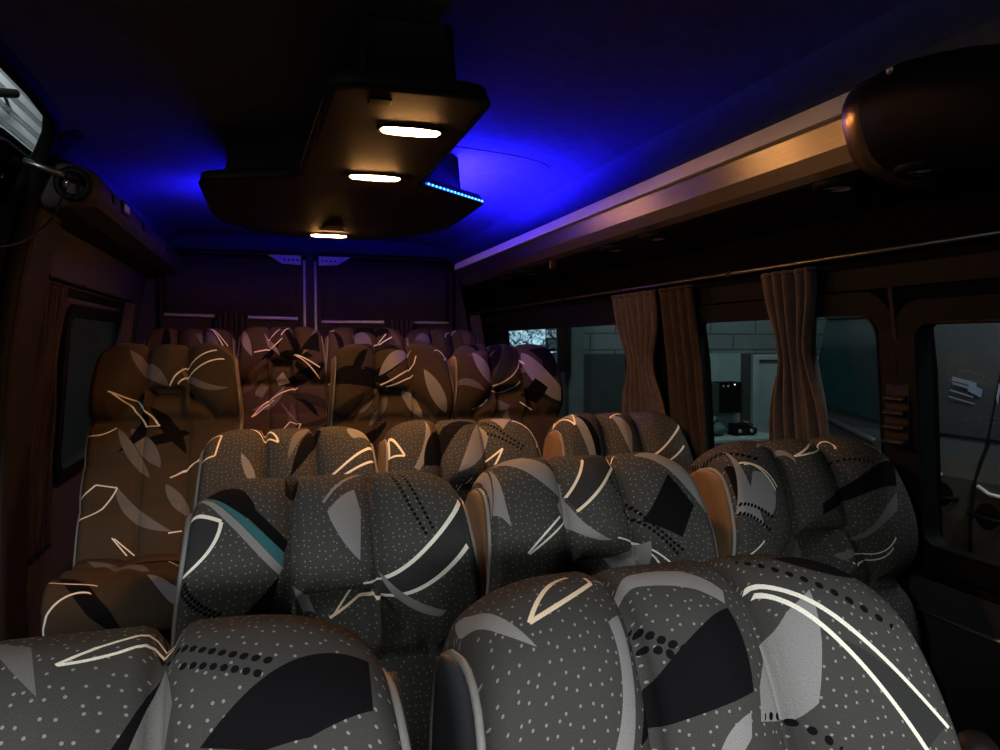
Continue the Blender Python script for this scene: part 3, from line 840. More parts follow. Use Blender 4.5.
PAT = {
 'a1': [
  ('f', DARK, [((0.0956, 0.1286), 0.0073), ((0.1833, 0.0728), 0.0), ((0.2096, 0.0642), 0.0), ((0.2065, 0.1033), 0.0), ((0.164, 0.128), 0.0), ((0.1331, 0.1356), 0.0)], 1),
  ('f', MID, [((-0.0528, 0.0057), 0.0), ((-0.0193, 0.033), 0.0), ((-0.002, 0.0862), 0.0051)], 1),
  ('f', MID, [((0.0517, 0.1231), -0.0003), ((0.0684, 0.0477), 0.0), ((0.0764, 0.0932), 0.0), ((0.0708, 0.1261), 0.0)], 1),
  ('f', DARK, [((0.0418, 0.1216), -0.0054), ((0.0666, 0.0415), 0.0031), ((0.0514, 0.123), 0.0)], 1),
  ('d', 0.0056, DARK, (0.0632, 0.0311), (0.1036, 0.0676), (0.1417, 0.0834), 0.0081),
  ('d', 0.0054, DARK, (0.0784, 0.0664), (0.1071, 0.0816), (0.1365, 0.0924), 0.0078),
  ('s', 0.0028, LINE, (0.0034, 0.063), (0.0295, 0.0425), (0.0757, -0.0)),
  ('s', 0.0028, LINE, (0.0039, 0.0633), (0.04, 0.0504), (0.0739, 0.0024)),
 ],
 'a2': [
  ('f', LITE, [((-0.2164, -0.0476), -0.0101), ((-0.1776, 0.098), 0.0099), ((-0.2215, 0.0186), 0.0037)], 1),
  ('f', LITE, [((-0.1029, 0.0918), -0.0086), ((-0.1226, 0.1773), 0.0), ((-0.1041, 0.1814), 0.007), ((-0.0859, 0.0823), 0.0)], -1),
  ('f', LITE, [((-0.0942, 0.0414), 0.0226), ((0.034, 0.0719), 0.0), ((0.0256, 0.0867), -0.0071)], 1),
  ('f', DARK, [((-0.0933, 0.1794), 0.0158), ((0.0261, 0.0904), 0.0055), ((0.0235, 0.1559), -0.0013)], 1),
  ('d', 0.0073, DARK, (-0.0667, 0.0841), (-0.0517, 0.1032), (-0.0317, 0.1171), 0.0097),
  ('d', 0.0071, DARK, (-0.0806, 0.1088), (-0.0554, 0.1124), (-0.0371, 0.1259), 0.0095),
  ('f', LITE, [((0.1187, 0.0875), 0.0), ((0.1072, 0.1273), 0.0), ((0.0903, 0.1723), 0.0), ((0.073, 0.1851), 0.0), ((0.0243, 0.1772), 0.0), ((0.0341, 0.1536), 0.0), ((0.0718, 0.1163), 0.0), ((0.0896, 0.0995), 0.0)], 1),
  ('f', MIDD, [((0.1097, 0.12), 0.0048), ((0.2067, 0.1842), 0.0), ((0.1754, 0.2102), -0.0059)], 1),
  ('f', LITE, [((-0.0206, 0.1911), 0.0048), ((0.0144, 0.1695), 0.0), ((0.0091, 0.1861), 0.0), ((-0.0016, 0.1935), 0.0)], 1),
  ('f', DARK, [((0.1182, 0.0398), 0.0093), ((0.2009, 0.0574), 0.0252)], 1),
  ('d', 0.0071, DARK, (0.0844, 0.0259), (0.1285, 0.0828), (0.1882, 0.114), 0.0125),
  ('d', 0.0063, DARK, (0.0308, 0.1751), (0.0786, 0.19), (0.0984, 0.2074), 0.011),
  ('s', 0.0043, LINE, (0.0723, 0.0593), (0.1469, 0.1288), (0.2063, 0.1869)),
  ('s', 0.0042, LINE, (0.0748, 0.0709), (0.1288, 0.1375), (0.1762, 0.2102)),
  ('s', 0.0044, WARM, (-0.1774, 0.0796), (-0.1536, 0.0569), (-0.1142, 0.0303)),
  ('s', 0.0044, WARM, (-0.1774, 0.0796), (-0.1454, 0.0735), (-0.0974, 0.0469)),
  ('s', 0.0034, WARM, (-0.0981, 0.0336), None, (-0.0974, 0.0469)),
 ],
 'b1': [
  ('f', DARK, [((-0.2032, 0.0728), 0.009), ((-0.1411, 0.0896), 0.0), ((-0.1184, 0.1267), 0.0), ((-0.1301, 0.1368), 0.002)], 1),
  ('f', DARK, [((-0.1373, 0.1088), 0.0), ((-0.075, 0.1657), 0.0), ((-0.0799, 0.1858), 0.0007), ((-0.1392, 0.1277), 0.0)], 1),
  ('f', TEAL, [((-0.2061, 0.0726), 0.0001), ((-0.0804, 0.1837), 0.0), ((-0.0821, 0.2071), 0.0008)], 1),
  ('f', LITE, [((-0.2147, 0.0642), -0.0015), ((-0.0821, 0.2071), 0.0), ((-0.0867, 0.2185), 0.006), ((-0.2222, 0.0571), 0.0)], 1),
  ('f', MIDD, [((-0.2249, 0.0899), 0.0), ((-0.1764, 0.1273), 0.0136), ((-0.2248, 0.1842), 0.0)], 1),
  ('s', 0.0046, LINE, (-0.2249, 0.0899), None, (-0.1764, 0.1273)),
  ('s', 0.006, LINE, (-0.1764, 0.1273), (-0.1902, 0.1645), (-0.2248, 0.1842)),
  ('d', 0.0058, DARK, (-0.2249, 0.2004), (-0.2062, 0.2388), (-0.1723, 0.2649), 0.0073),
  ('d', 0.0058, DARK, (-0.2203, 0.197), (-0.1999, 0.236), (-0.1656, 0.2622), 0.0073),
  ('f', DARK, [((-0.136, 0.2706), -0.0007), ((-0.0866, 0.2195), 0.0), ((-0.0989, 0.2814), 0.0)], 1),
  ('f', DARK, [((-0.0776, 0.0038), 0.0153), ((-0.059, 0.0668), 0.0), ((-0.0678, 0.1781), 0.0), ((-0.0808, 0.1828), 0.0)], 1),
  ('s', 0.003, TEAL, (-0.0825, 0.0046), (-0.0741, 0.0042), (-0.0592, 0.0625)),
  ('s', 0.005, LITE, (-0.0186, 0.1113), (0.006, 0.0824), (0.0541, 0.028)),
  ('f', LITE, [((-0.0124, 0.1269), 0.0025), ((0.0357, 0.0863), 0.0), ((0.0439, 0.1277), 0.0), ((0.037, 0.2069), 0.0062)], 1),
  ('d', 0.006, DARK, (0.1022, 0.0535), (0.1234, 0.1251), (0.146, 0.1756), 0.0083),
  ('d', 0.006, DARK, (0.119, 0.062), (0.1407, 0.1211), (0.158, 0.1656), 0.0083),
  ('f', MIDD, [((0.2161, 0.0982), -0.0207), ((0.0787, 0.2389), 0.0), ((0.0595, 0.2726), 0.024), ((0.2109, 0.1802), 0.0)], -1),
  ('s', 0.0059, LINE, (0.214, 0.1014), (0.1418, 0.1966), (0.0766, 0.2383)),
  ('s', 0.0058, LINE, (0.2109, 0.1802), (0.1445, 0.247), (0.0595, 0.2726)),
  ('s', 0.0035, LINE, (0.0409, 0.245), None, (0.0771, 0.2409)),
  ('s', 0.0039, WARM, (-0.0094, 0.3109), (0.029, 0.2906), (0.0592, 0.2665)),
  ('s', 0.0032, WARM, (-0.0021, 0.3074), None, (0.0421, 0.2552)),
  ('f', LITE, [((0.0673, 0.2263), -0.0125), ((0.1655, 0.293), 0.0), ((0.1551, 0.3032), 0.02)], 1),
  ('f', LITE, [((-0.0671, 0.2401), 0.0), ((-0.0516, 0.2495), 0.0), ((-0.03, 0.3032), 0.0), ((-0.0487, 0.2936), 0.0)], 1),
 ],
 'b2': [
  ('f', LITE, [((-0.2035, 0.0322), 0.0133), ((-0.0644, 0.0964), 0.0), ((-0.0652, 0.1458), 0.0124)], 1),
  ('f', LITE, [((-0.0659, 0.1176), -0.0207), ((0.0129, 0.2203), 0.0196), ((-0.0917, 0.1555), 0.0)], 1),
  ('f', MIDD, [((-0.0114, 0.0641), 0.0), ((0.0745, 0.0257), 0.0165), ((-0.0489, 0.1645), 0.0), ((-0.0616, 0.1342), -0.0043)], 1),
  ('s', 0.0054, WARM, (-0.0114, 0.0641), (-0.0401, 0.1106), (-0.0616, 0.1342)),
  ('s', 0.0054, WARM, (0.0525, 0.0779), (-0.0072, 0.138), (-0.0484, 0.1653)),
  ('s', 0.0045, WARM, (0.0779, 0.0289), (0.0522, 0.0528), (0.0525, 0.0779)),
  ('s', 0.0037, LINE, (-0.0868, 0.1728), (-0.1268, 0.2013), (-0.1617, 0.2272)),
  ('s', 0.0034, LINE, (-0.0687, 0.1773), (-0.1139, 0.2058), (-0.1581, 0.2286)),
  ('f', LITE, [((-0.2225, 0.135), 0.0), ((-0.198, 0.1671), -0.0043), ((-0.1736, 0.2434), -0.035), ((-0.17, -0.1957), 0.0)], -1),
  ('f', LITE, [((-0.2196, -0.0441), -0.0009), ((-0.2239, 0.0573), -0.0004), ((-0.2238, 0.1385), 0.0), ((-0.1803, -0.198), -0.0096)], -1),  # left rim painted paler where light catches the seat edge
  ('f', DARK, [((0.1546, 0.1118), 0.0), ((0.1904, 0.1636), 0.0), ((0.1495, 0.2244), 0.0), ((0.0833, 0.1928), 0.0)], 1),
  ('f', LITE, [((0.1076, 0.0621), 0.0634), ((0.2137, 0.1693), -0.0085)], 1),
  ('d', 0.0064, DARK, (0.0468, 0.1666), (0.0933, 0.2062), (0.1401, 0.256), 0.0089),
  ('d', 0.0065, DARK, (0.0672, 0.154), (0.0992, 0.1999), (0.1487, 0.2462), 0.009),
  ('d', 0.0055, DARK, (0.0343, 0.0997), (0.0414, 0.126), (0.0669, 0.1479), 0.0091),
  ('s', 0.0028, LINE, (0.0236, 0.2175), (0.0834, 0.239), (0.1327, 0.2763)),
  ('s', 0.0028, LINE, (0.0477, 0.2239), (0.0856, 0.2471), (0.1137, 0.2837)),
  ('f', LITE, [((0.0258, 0.2542), 0.0), ((0.0917, 0.2277), 0.0), ((0.0884, 0.3043), 0.0), ((0.0442, 0.311), 0.0)], 1),
 ],
 'b3': [
  ('d', 0.0081, DARK, (-0.2138, -0.0586), (-0.2139, 0.0461), (-0.1448, 0.1099), 0.0111),
  ('f', DARK, [((-0.2212, 0.0824), 0.0158), ((-0.2198, 0.1638), 0.0015)], 1),
  ('f', LITE, [((-0.174, 0.1263), 0.0175), ((-0.132, 0.1885), 0.0), ((-0.1444, 0.2181), 0.0), ((-0.2112, 0.17), -0.0041)], 1),
  ('s', 0.0031, WARM, (-0.2063, 0.0972), (-0.1533, 0.1273), (-0.127, 0.1705)),
  ('s', 0.0027, WARM, (-0.1876, 0.1073), (-0.145, 0.1291), (-0.1207, 0.1643)),
  ('f', LITE, [((-0.2242, 0.1804), 0.0), ((-0.1667, 0.2327), -0.0473), ((-0.1413, -0.2678), 0.0)], -1),
  ('d', 0.0067, DARK, (-0.2206, 0.1648), None, (-0.1444, 0.2181), 0.0093),
  ('d', 0.0067, DARK, (-0.2217, 0.1822), None, (-0.1551, 0.2389), 0.0093),
  ('s', 0.003, LINE, (-0.2205, 0.2769), (-0.1915, 0.2695), (-0.1689, 0.2549)),
  ('f', LITE, [((-0.1328, 0.0851), 0.0418), ((-0.0365, 0.1137), -0.0269)], 1),
  ('s', 0.0041, LINE, (-0.0349, 0.0986), (-0.0064, 0.0908), (0.03, 0.0656)),
  ('s', 0.0037, LINE, (0.03, 0.0656), None, (0.0387, 0.0733)),
  ('s', 0.0041, LINE, (0.0387, 0.0733), (0.0782, 0.0494), (0.0905, 0.0632)),
  ('s', 0.0037, LINE, (-0.0349, 0.0986), (0.0026, 0.0994), (0.0731, 0.0506)),
  ('s', 0.0042, LINE, (0.1704, 0.0762), None, (0.2035, 0.0877)),
  ('f', DARK, [((-0.0086, 0.2001), -0.0042), ((0.2162, 0.1026), 0.0), ((0.1883, 0.1698), -0.003), ((-0.0084, 0.2217), 0.0)], 1),
  ('f', MID, [((0.0418, 0.3179), 0.0032), ((0.1832, 0.1827), 0.0), ((0.1698, 0.2218), -0.0058), ((0.051, 0.3221), 0.0)], 1),
  ('s', 0.0032, LINE, (0.0616, 0.3207), (0.1289, 0.309), (0.1591, 0.2744)),
  ('s', 0.0032, LINE, (0.099, 0.3423), (0.1359, 0.3226), (0.155, 0.2941)),
  ('d', 0.0061, DARK, (0.0409, 0.1046), (0.099, 0.1162), (0.153, 0.1281), 0.0101),
 ],
 'c1': [
  ('s', 0.0046, WARM, (-0.2235, 0.0718), (-0.2128, 0.064), (-0.1792, 0.0732)),
  ('s', 0.0051, WARM, (-0.1792, 0.0732), None, (-0.1926, 0.1281)),
  ('s', 0.004, WARM, (-0.1926, 0.1281), None, (-0.2249, 0.1194)),
  ('s', 0.0048, LINE, (-0.1074, 0.0373), (-0.0797, 0.0586), (-0.0649, 0.0719)),
  ('s', 0.0047, LINE, (-0.0649, 0.0719), None, (-0.0313, 0.1037)),
  ('s', 0.0048, LINE, (-0.0313, 0.1037), (-0.0474, 0.0576), (-0.0807, 0.018)),
  ('f', LITE, [((-0.1274, 0.1364), 0.009), ((-0.0878, 0.2067), 0.0), ((-0.1041, 0.2073), 0.0055)], 1),
  ('f', MID, [((-0.0062, 0.1555), 0.0106), ((0.0322, 0.0544), 0.0), ((0.0761, -0.0002), 0.0035)], 1),
  ('f', DARK, [((-0.0026, 0.2018), 0.0096), ((0.0751, 0.0255), 0.0), ((0.0873, 0.0661), 0.0095)], 1),
  ('f', LITE, [((0.0684, 0.203), 0.0299), ((0.1989, 0.0458), 0.008), ((0.2224, 0.0809), -0.017)], 1),
  ('s', 0.0053, LINE, (0.0947, 0.2112), (0.1466, 0.1724), (0.2226, 0.1037)),
  ('s', 0.0052, LINE, (0.1188, 0.2135), (0.1627, 0.1893), (0.2189, 0.1466)),
 ],
 'c2': [
  ('s', 0.0049, LINE, (-0.2233, 0.0824), (-0.2035, 0.1196), (-0.1812, 0.1649)),
  ('s', 0.0048, LINE, (-0.1812, 0.1649), None, (-0.2229, 0.1454)),
  ('s', 0.0049, LINE, (-0.2229, 0.1454), None, (-0.2233, 0.0824)),
  ('f', LITE, [((-0.1087, 0.0506), 0.0227), ((-0.1416, 0.2119), 0.0), ((-0.1551, 0.2024), -0.0108)], 1),
  ('f', DARK, [((0.0449, 0.0655), 0.0578), ((-0.1266, 0.2012), 0.0), ((-0.0752, 0.1989), -0.0207)], -1),
  ('f', LITE, [((0.0671, 0.0411), 0.0), ((0.0789, 0.1141), 0.025), ((-0.0281, 0.2196), 0.0029)], 1),
  ('f', LITE, [((0.0973, 0.0553), 0.0), ((0.1616, 0.0643), 0.0), ((0.1226, 0.1074), 0.0)], 1),
  ('d', 0.0075, DARK, (0.0707, 0.0384), (0.1201, 0.1184), (0.1742, 0.1562), 0.0115),
  ('d', 0.0074, DARK, (0.0777, 0.1056), (0.1182, 0.1386), (0.166, 0.1647), 0.0113),
  ('s', 0.0052, LINE, (0.1615, 0.0727), (0.2081, 0.0906), (0.2175, 0.1365)),
  ('s', 0.005, LINE, (0.0593, 0.1926), None, (0.1099, 0.1628)),
  ('s', 0.005, LINE, (0.1099, 0.1628), None, (0.0815, 0.209)),
  ('s', 0.0034, LINE, (-0.0143, 0.2734), None, (0.0139, 0.2383)),
  ('s', 0.0034, LINE, (-0.0145, 0.285), None, (0.0194, 0.2515)),
 ],
 'c3': [
  ('f', LITE, [((-0.2076, 0.0), 0.0229), ((-0.1239, 0.2078), 0.0), ((-0.1461, 0.2054), 0.0005)], 1),
  ('f', DARK, [((-0.1678, 0.0641), 0.0251), ((-0.1041, 0.2036), 0.0), ((-0.1239, 0.2033), -0.0092)], 1),
  ('s', 0.0054, LINE, (-0.2207, 0.0064), None, (-0.1827, 0.1006)),
  ('s', 0.0055, LINE, (-0.1827, 0.1006), (-0.2062, 0.1549), (-0.1662, -0.1774)),
  ('s', 0.0056, LINE, (-0.2207, 0.0064), (-0.1593, -0.1095), (-0.1663, -0.1531)),
  ('f', LITE, [((-0.0298, 0.0662), 0.0126), ((0.0261, 0.1348), 0.0), ((0.0069, 0.2091), 0.0029)], 1),
  ('s', 0.0049, LINE, (-0.0346, 0.0754), (-0.0144, 0.0656), (0.0124, 0.0623)),
  ('s', 0.0055, LINE, (0.0827, 0.2124), (0.1419, 0.1753), (0.2159, 0.0917)),
  ('s', 0.0048, LINE, (0.1298, 0.2283), (0.1655, 0.2084), (0.1987, 0.174)),
 ],
 'd1': [
  ('f', MID, [((-0.1253, 0.1187), 0.0217), ((0.0091, 0.2557), 0.0262)], 1),
  ('f', MID, [((0.0451, 0.1758), -0.0257), ((0.1978, 0.2643), 0.0485)], 1),
  ('f', MID, [((-0.1415, 0.3975), 0.012), ((-0.0364, 0.5911), 0.0224)], 1),
  ('f', MID, [((-0.1297, 0.6115), -0.0111), ((0.0332, 0.7758), 0.0491)], 1),
  ('f', MID, [((0.0094, 0.6161), 0.0211), ((0.0824, 0.7288), 0.0182)], -1),
  ('s', 0.005, LINE, (0.0085, 0.2517), (0.0721, 0.1699), (0.1669, 0.1181)),
  ('s', 0.005, LINE, (0.0342, 0.2461), (0.1084, 0.1869), (0.191, 0.1516)),
  ('s', 0.0051, LINE, (-0.171, 0.2735), None, (-0.0926, 0.3084)),
  ('s', 0.0052, LINE, (-0.0926, 0.3084), None, (-0.0205, 0.393)),
  ('s', 0.0048, LINE, (-0.1586, 0.2812), (-0.1057, 0.3295), (-0.0596, 0.3928)),
  ('s', 0.0042, LINE, (-0.0596, 0.3928), None, (-0.0205, 0.393)),
  ('s', 0.0044, LINE, (-0.2238, 0.4275), (-0.1777, 0.4239), (-0.1455, 0.3972)),
  ('s', 0.0045, LINE, (-0.2248, 0.6493), None, (-0.1846, 0.6077)),
  ('s', 0.0045, LINE, (-0.1846, 0.6077), None, (-0.1256, 0.621)),
  ('s', 0.0045, LINE, (-0.1256, 0.621), (-0.167, 0.6863), (-0.2245, 0.7181)),
  ('s', 0.0038, LINE, (-0.1296, 0.7849), None, (-0.0877, 0.8427)),
  ('s', 0.0038, LINE, (-0.1234, 0.7875), None, (-0.0695, 0.8419)),
  ('s', 0.0044, LINE, (0.021, 0.5944), (0.0768, 0.5553), (0.1141, 0.5103)),
  ('s', 0.0041, LINE, (0.0351, 0.5876), None, (0.114, 0.5216)),
  ('s', 0.0039, LINE, (0.0237, 0.7813), None, (0.0601, 0.7756)),
 ],
 'd2': [
  ('f', LITE, [((-0.0572, 0.2041), 0.0352), ((0.083, 0.0886), 0.0168)], 1),
  ('f', DARK, [((-0.1599, 0.2463), 0.0324), ((-0.0976, 0.0927), 0.0035)], 1),
  ('f', LITE, [((0.1186, 0.188), 0.0269), ((0.1954, 0.3566), 0.0259)], 1),
  ('f', MID, [((-0.1666, 0.3646), 0.0036), ((-0.0675, 0.2515), 0.0328)], 1),
  ('f', LITE, [((0.0414, 0.2599), 0.0146), ((0.1073, 0.3736), 0.0279)], 1),
  ('s', 0.0049, LINE, (-0.0531, 0.2419), (0.0141, 0.211), (0.0846, 0.1591)),
  ('s', 0.0049, LINE, (-0.0303, 0.2485), (0.0238, 0.2325), (0.0771, 0.2026)),
  ('s', 0.0046, LINE, (0.0846, 0.1591), None, (0.0964, 0.1279)),
  ('s', 0.0046, LINE, (0.1794, 0.1004), (0.2037, 0.1012), (0.2129, 0.1275)),
  ('d', 0.006, DARK, (-0.0817, 0.3204), None, (-0.0345, 0.4088), 0.0112),
 ],
 'd3': [
  ('f', OCH, [((-0.201, -0.1329), 0.0018), ((-0.2114, 0.1006), 0.0213), ((-0.2038, -0.2006), 0.0)], -1),
  ('f', LITE, [((-0.1598, 0.1192), 0.0273), ((-0.0644, 0.2521), 0.0243)], 1),
  ('f', LITE, [((0.0773, 0.1024), 0.0), ((0.2159, 0.2554), 0.0), ((0.2138, 0.3174), 0.0536)], 1),
  ('f', DARK, [((0.1087, 0.2276), 0.0), ((0.1585, 0.2636), 0.0), ((0.1172, 0.3323), 0.0), ((0.0509, 0.2974), 0.0)], 1),
  ('f', DARK, [((0.1042, 0.1039), 0.0), ((0.2143, 0.0929), 0.0), ((0.2075, 0.2191), 0.0)], 1),
  ('f', MID, [((-0.0657, 0.3043), 0.0), ((0.0062, 0.3373), 0.0175), ((-0.0583, 0.3419), 0.0)], 1),
  ('s', 0.0052, LINE, (-0.0686, 0.252), (-0.006, 0.228), (0.0675, 0.129)),
  ('s', 0.0047, LINE, (-0.0696, 0.2747), (0.0183, 0.2665), (0.0477, 0.236)),
  ('s', 0.0048, LINE, (0.0675, 0.129), None, (0.0785, 0.1597)),
  ('s', 0.0043, LINE, (-0.158, 0.3441), (-0.1174, 0.3386), (-0.0841, 0.3128)),
  ('s', 0.0044, LINE, (0.0472, 0.3241), None, (0.0971, 0.3566)),
 ],
 'e1': [
  ('f', MID, [((0.0317, 0.1083), 0.0456), ((0.1173, 0.1449), 0.0), ((0.0782, 0.187), 0.0)], 1),
  ('s', 0.0059, LINE, (0.0827, 0.0338), (0.1489, 0.1275), (0.1948, 0.2089)),
  ('s', 0.0054, LINE, (0.0884, 0.0425), None, (0.1996, 0.1637)),
 ],
 'e2': [
  ('f', LITE, [((-0.0972, 0.1102), 0.0098), ((-0.0091, 0.2349), 0.0), ((-0.0751, 0.175), 0.0)], 1),
  ('f', LITE, [((-0.2197, 0.0635), 0.0128), ((-0.1551, 0.2367), 0.0248)], 1),
  ('f', LITE, [((-0.0322, 0.3557), 0.0), ((0.0041, 0.3208), 0.0), ((0.0397, 0.3747), 0.0), ((-0.0177, 0.3839), 0.0)], 1),
  ('f', DARK, [((0.0981, 0.2058), 0.0), ((0.2082, 0.0815), 0.0), ((0.2032, 0.2088), 0.0)], 1),
  ('f', MID, [((-0.137, 0.4341), 0.0241), ((-0.0515, 0.3583), 0.0), ((-0.1027, 0.4484), 0.0)], 1),
  ('s', 0.006, LINE, (-0.146, 0.2181), (-0.0799, 0.1999), (0.0023, 0.1427)),
  ('s', 0.0055, LINE, (-0.0752, 0.139), None, (-0.0079, 0.0827)),
  ('s', 0.0056, LINE, (-0.0031, 0.1255), None, (0.0454, 0.0486)),
  ('s', 0.0061, LINE, (0.0663, 0.2224), (0.1359, 0.2563), (0.1948, 0.2894)),
  ('s', 0.0056, LINE, (0.0751, 0.232), (0.1492, 0.2914), (0.1946, 0.3554)),
  ('s', 0.006, LINE, (-0.1538, 0.5442), (-0.0421, 0.4448), (0.0793, 0.3959)),
  ('s', 0.0049, LINE, (-0.1433, 0.5386), None, (-0.0422, 0.4591)),
  ('s', 0.0054, LINE, (-0.0019, 0.6167), None, (0.0347, 0.576)),
  ('s', 0.0054, LINE, (0.0347, 0.576), None, (0.0896, 0.5867)),
  ('s', 0.0054, LINE, (0.0896, 0.5867), None, (0.0745, 0.6152)),
  ('f', MID, [((-0.0082, 0.4734), 0.0), ((0.0714, 0.5634), 0.0), ((0.0848, 0.586), 0.0112)], 1),
 ],
 'e3': [
  ('f', MID, [((-0.0837, 0.1133), 0.0413), ((0.0307, 0.1769), 0.0), ((-0.0605, 0.1671), 0.0)], 1),
  ('s', 0.0057, LINE, (0.0429, 0.1814), (0.0883, 0.1472), (0.1208, 0.1187)),
  ('s', 0.0058, LINE, (0.0708, 0.1723), (0.1091, 0.1584), (0.154, 0.1366)),
  ('s', 0.0057, LINE, (-0.2236, -0.0022), (-0.2165, 0.0441), (-0.1915, 0.0866)),
  ('s', 0.0051, LINE, (-0.2118, 0.3835), None, (-0.1913, 0.3758)),
 ],
 'e4': [
  ('s', 0.0054, LINE, (0.0125, 0.1262), (0.0495, 0.0819), (0.0977, 0.0751)),
  ('f', MID, [((-0.1877, 0.1375), 0.0479), ((-0.071, 0.1766), 0.0)], 1),
 ],
}
#PATTERNS#
G_ = 'patterned passenger seats'
GENERIC = [('f', MID, [((-.2, 1.2), .03), ((.02, 1.42), .02)], 1), ('f', DARK, [((-.05, 1.25), .03), ((.2, 1.32), .03)], 1), ('f', LITE, [((.02, 1.5), .02), ((.14, 1.62), .02)], 1), ('f', DARK, [((-.22, 1.45), .03), ((-.02, 1.7), .02)], 1),
           ('s', .005, LINE, (-.225, 1.50), (-.18, 1.52), (-.10, 1.52)), ('s', .005, LINE, (-.21, 1.70), (-.20, 1.60), (-.11, 1.555)), ('s', .005, LINE, (.05, 1.3), (.12, 1.36), (.22, 1.37))]
FL0, FL1, FL2 = 0.0, .20, .30
SEATS = [
 # key, x, y, z, floor, recline, width scale, label, options
 ('a1', -.140, .600, 1.138, FL0, 17, .98, 'nearest seat on the entry side, pale double streak along its top', dict(dark=True)),
 ('a2', .338, .600, 1.146, FL0, 17, .86, 'nearest seat with a cream V mark and two long white curves', dict(dark=True)),
 ('b1', .096, 1.295, 1.124, FL0, 18, .95, 'second-row seat with a grey and teal band on its left lobe', dict()),
 ('b2', .555, 1.290, 1.137, FL0, 18, .89, 'second-row seat with two cream stripes and a black diamond patch', dict()),
 ('b3', 1.030, 1.300, 1.148, FL0, 18, .88, 'dim second-row seat by the window, black zigzag edging on its left lobe', dict()),
 ('c1', .048, 2.075, 1.120, FL0, 18, .935, 'third-row seat with a grey crescent above two pale lines', dict(arm=(-1,))),
 ('c2', .515, 2.075, 1.129, FL0, 18, .935, 'third-row middle seat with dotted black lines and a pale wedge mark', dict()),
 ('c3', 1.010, 2.075, 1.136, FL0, 18, .87, 'third-row seat by the tied-back curtain with a white shield outline', dict()),
 ('d1', -.345, 2.950, 1.338, FL1, 29, .97, 'tall single seat on the entry side, backrest and cushion in view', dict(arm=(1,))),
 ('d2', .445, 2.880, 1.345, FL1, 20, .92, 'fourth-row seat across the aisle, pale lines fanning from its middle tuft', dict()),
 ('d3', .900, 2.880, 1.345, FL1, 20, .90, 'fourth-row seat in front of the lit screen outside', dict()),
 ('e1', -.370, 3.95, 1.425, FL2, 18, .86, 'back-row seat behind the tall single seat', dict()),
 ('e2', .058, 3.95, 1.436, FL2, 18, .86, 'back-row seat crossed by many pale lines, seen along the aisle', dict()),
 ('e3', .480, 3.95, 1.436, FL2, 18, .845, 'back-row seat next to the joint between the two rear doors', dict()),
 ('e4', .890, 3.95, 1.430, FL2, 18, .83, 'dark back-row seat in the corner under the luggage rack', dict()),
]
def far_patches(seed):
    rn = random.Random(seed); out = []
    for k in range(7 if seed == 'd1' else 15):
        cx, cy = rn.uniform(-.2, .2), rn.uniform(.0, .85); a = rn.uniform(0, math.pi); L = rn.uniform(.07, .15)
        p0 = (cx-L*math.cos(a), cy-L*math.sin(a)); p1 = (cx+L*math.cos(a), cy+L*math.sin(a))
        b0 = rn.uniform(.25, .5)*L; b1 = -b0+rn.uniform(.25, .55)*L
        out.append(('f', (SHADE, DARK, MID, DARK, (.085, .062, .042))[k % 5], [(p0, b0), (p1, b1)], 1))
    return out
SEAT_OBJ = {}
for key, x, y, z, fl, rec, w, lab, op in SEATS:
    SEAT_OBJ[key] = seat(x, y, z, fl, rec, lab, G_, (far_patches(key) if key[0] in 'de' else []) + PAT.get(key, []), w, dots=key[0] in 'abc', dark_side=op.get('dark', False), arm=op.get('arm'), cush_shapes=GENERIC)
    SEAT_OBJ[key]['_k'] = key; del SEAT_OBJ[key]['_k']

# pillar trim ledges (seat belt guide)
gd = empty('belt_guide', (CX+hw(1.2)-.022, 1.20, 1.15)); tag(gd, 'brown stepped belt height guide on the pillar between the front side windows', 'seat belt guide')
mb = MB(); mb.box(-.004, .018, -.03, .03, -.0, .12); mb.build('guide_rail', M['pillar'], gd, bevel=.003)
for k in range(4):
    mb = MB(); mb.hexa([(-.018, -.028, .085-k*.03), (.002, -.028, .080-k*.03), (.002, .028, .080-k*.03), (-.018, .028, .085-k*.03), (-.015, -.026, .092-k*.03), (.002, -.028, .098-k*.03), (.002, .028, .098-k*.03), (-.015, .026, .092-k*.03)])
    mb.build('ledge', M['pillar'], gd, bevel=.003)

# a brown knob low on the right, beside the nearest seat
kb = empty('grip_knob', (.64, .515, .955)); tag(kb, 'small round brown knob low beside the wall at the nearest seat', 'knob')
mb = MB(); mb.lathe([(0, .024), (.011, .022), (.018, .015), (.020, .004), (.017, -.008), (.010, -.018), (.008, -.06)], (0, 0, 0), 24); mb.build('knob_head', M['pillar'], kb)
mb = MB(); mb.lathe([(.0195, .009), (.0208, .0105), (.0195, .0125)], (0, 0, 0), 24); mb.build('knob_rim', M['steel'], kb)
mb = MB(); mb.tube([(0, 0, -.05), (.01, 0, -.3), (.02, 0, -.6), (.025, 0, -.953)], .012, 8); mb.build('stem', M['black'], kb)

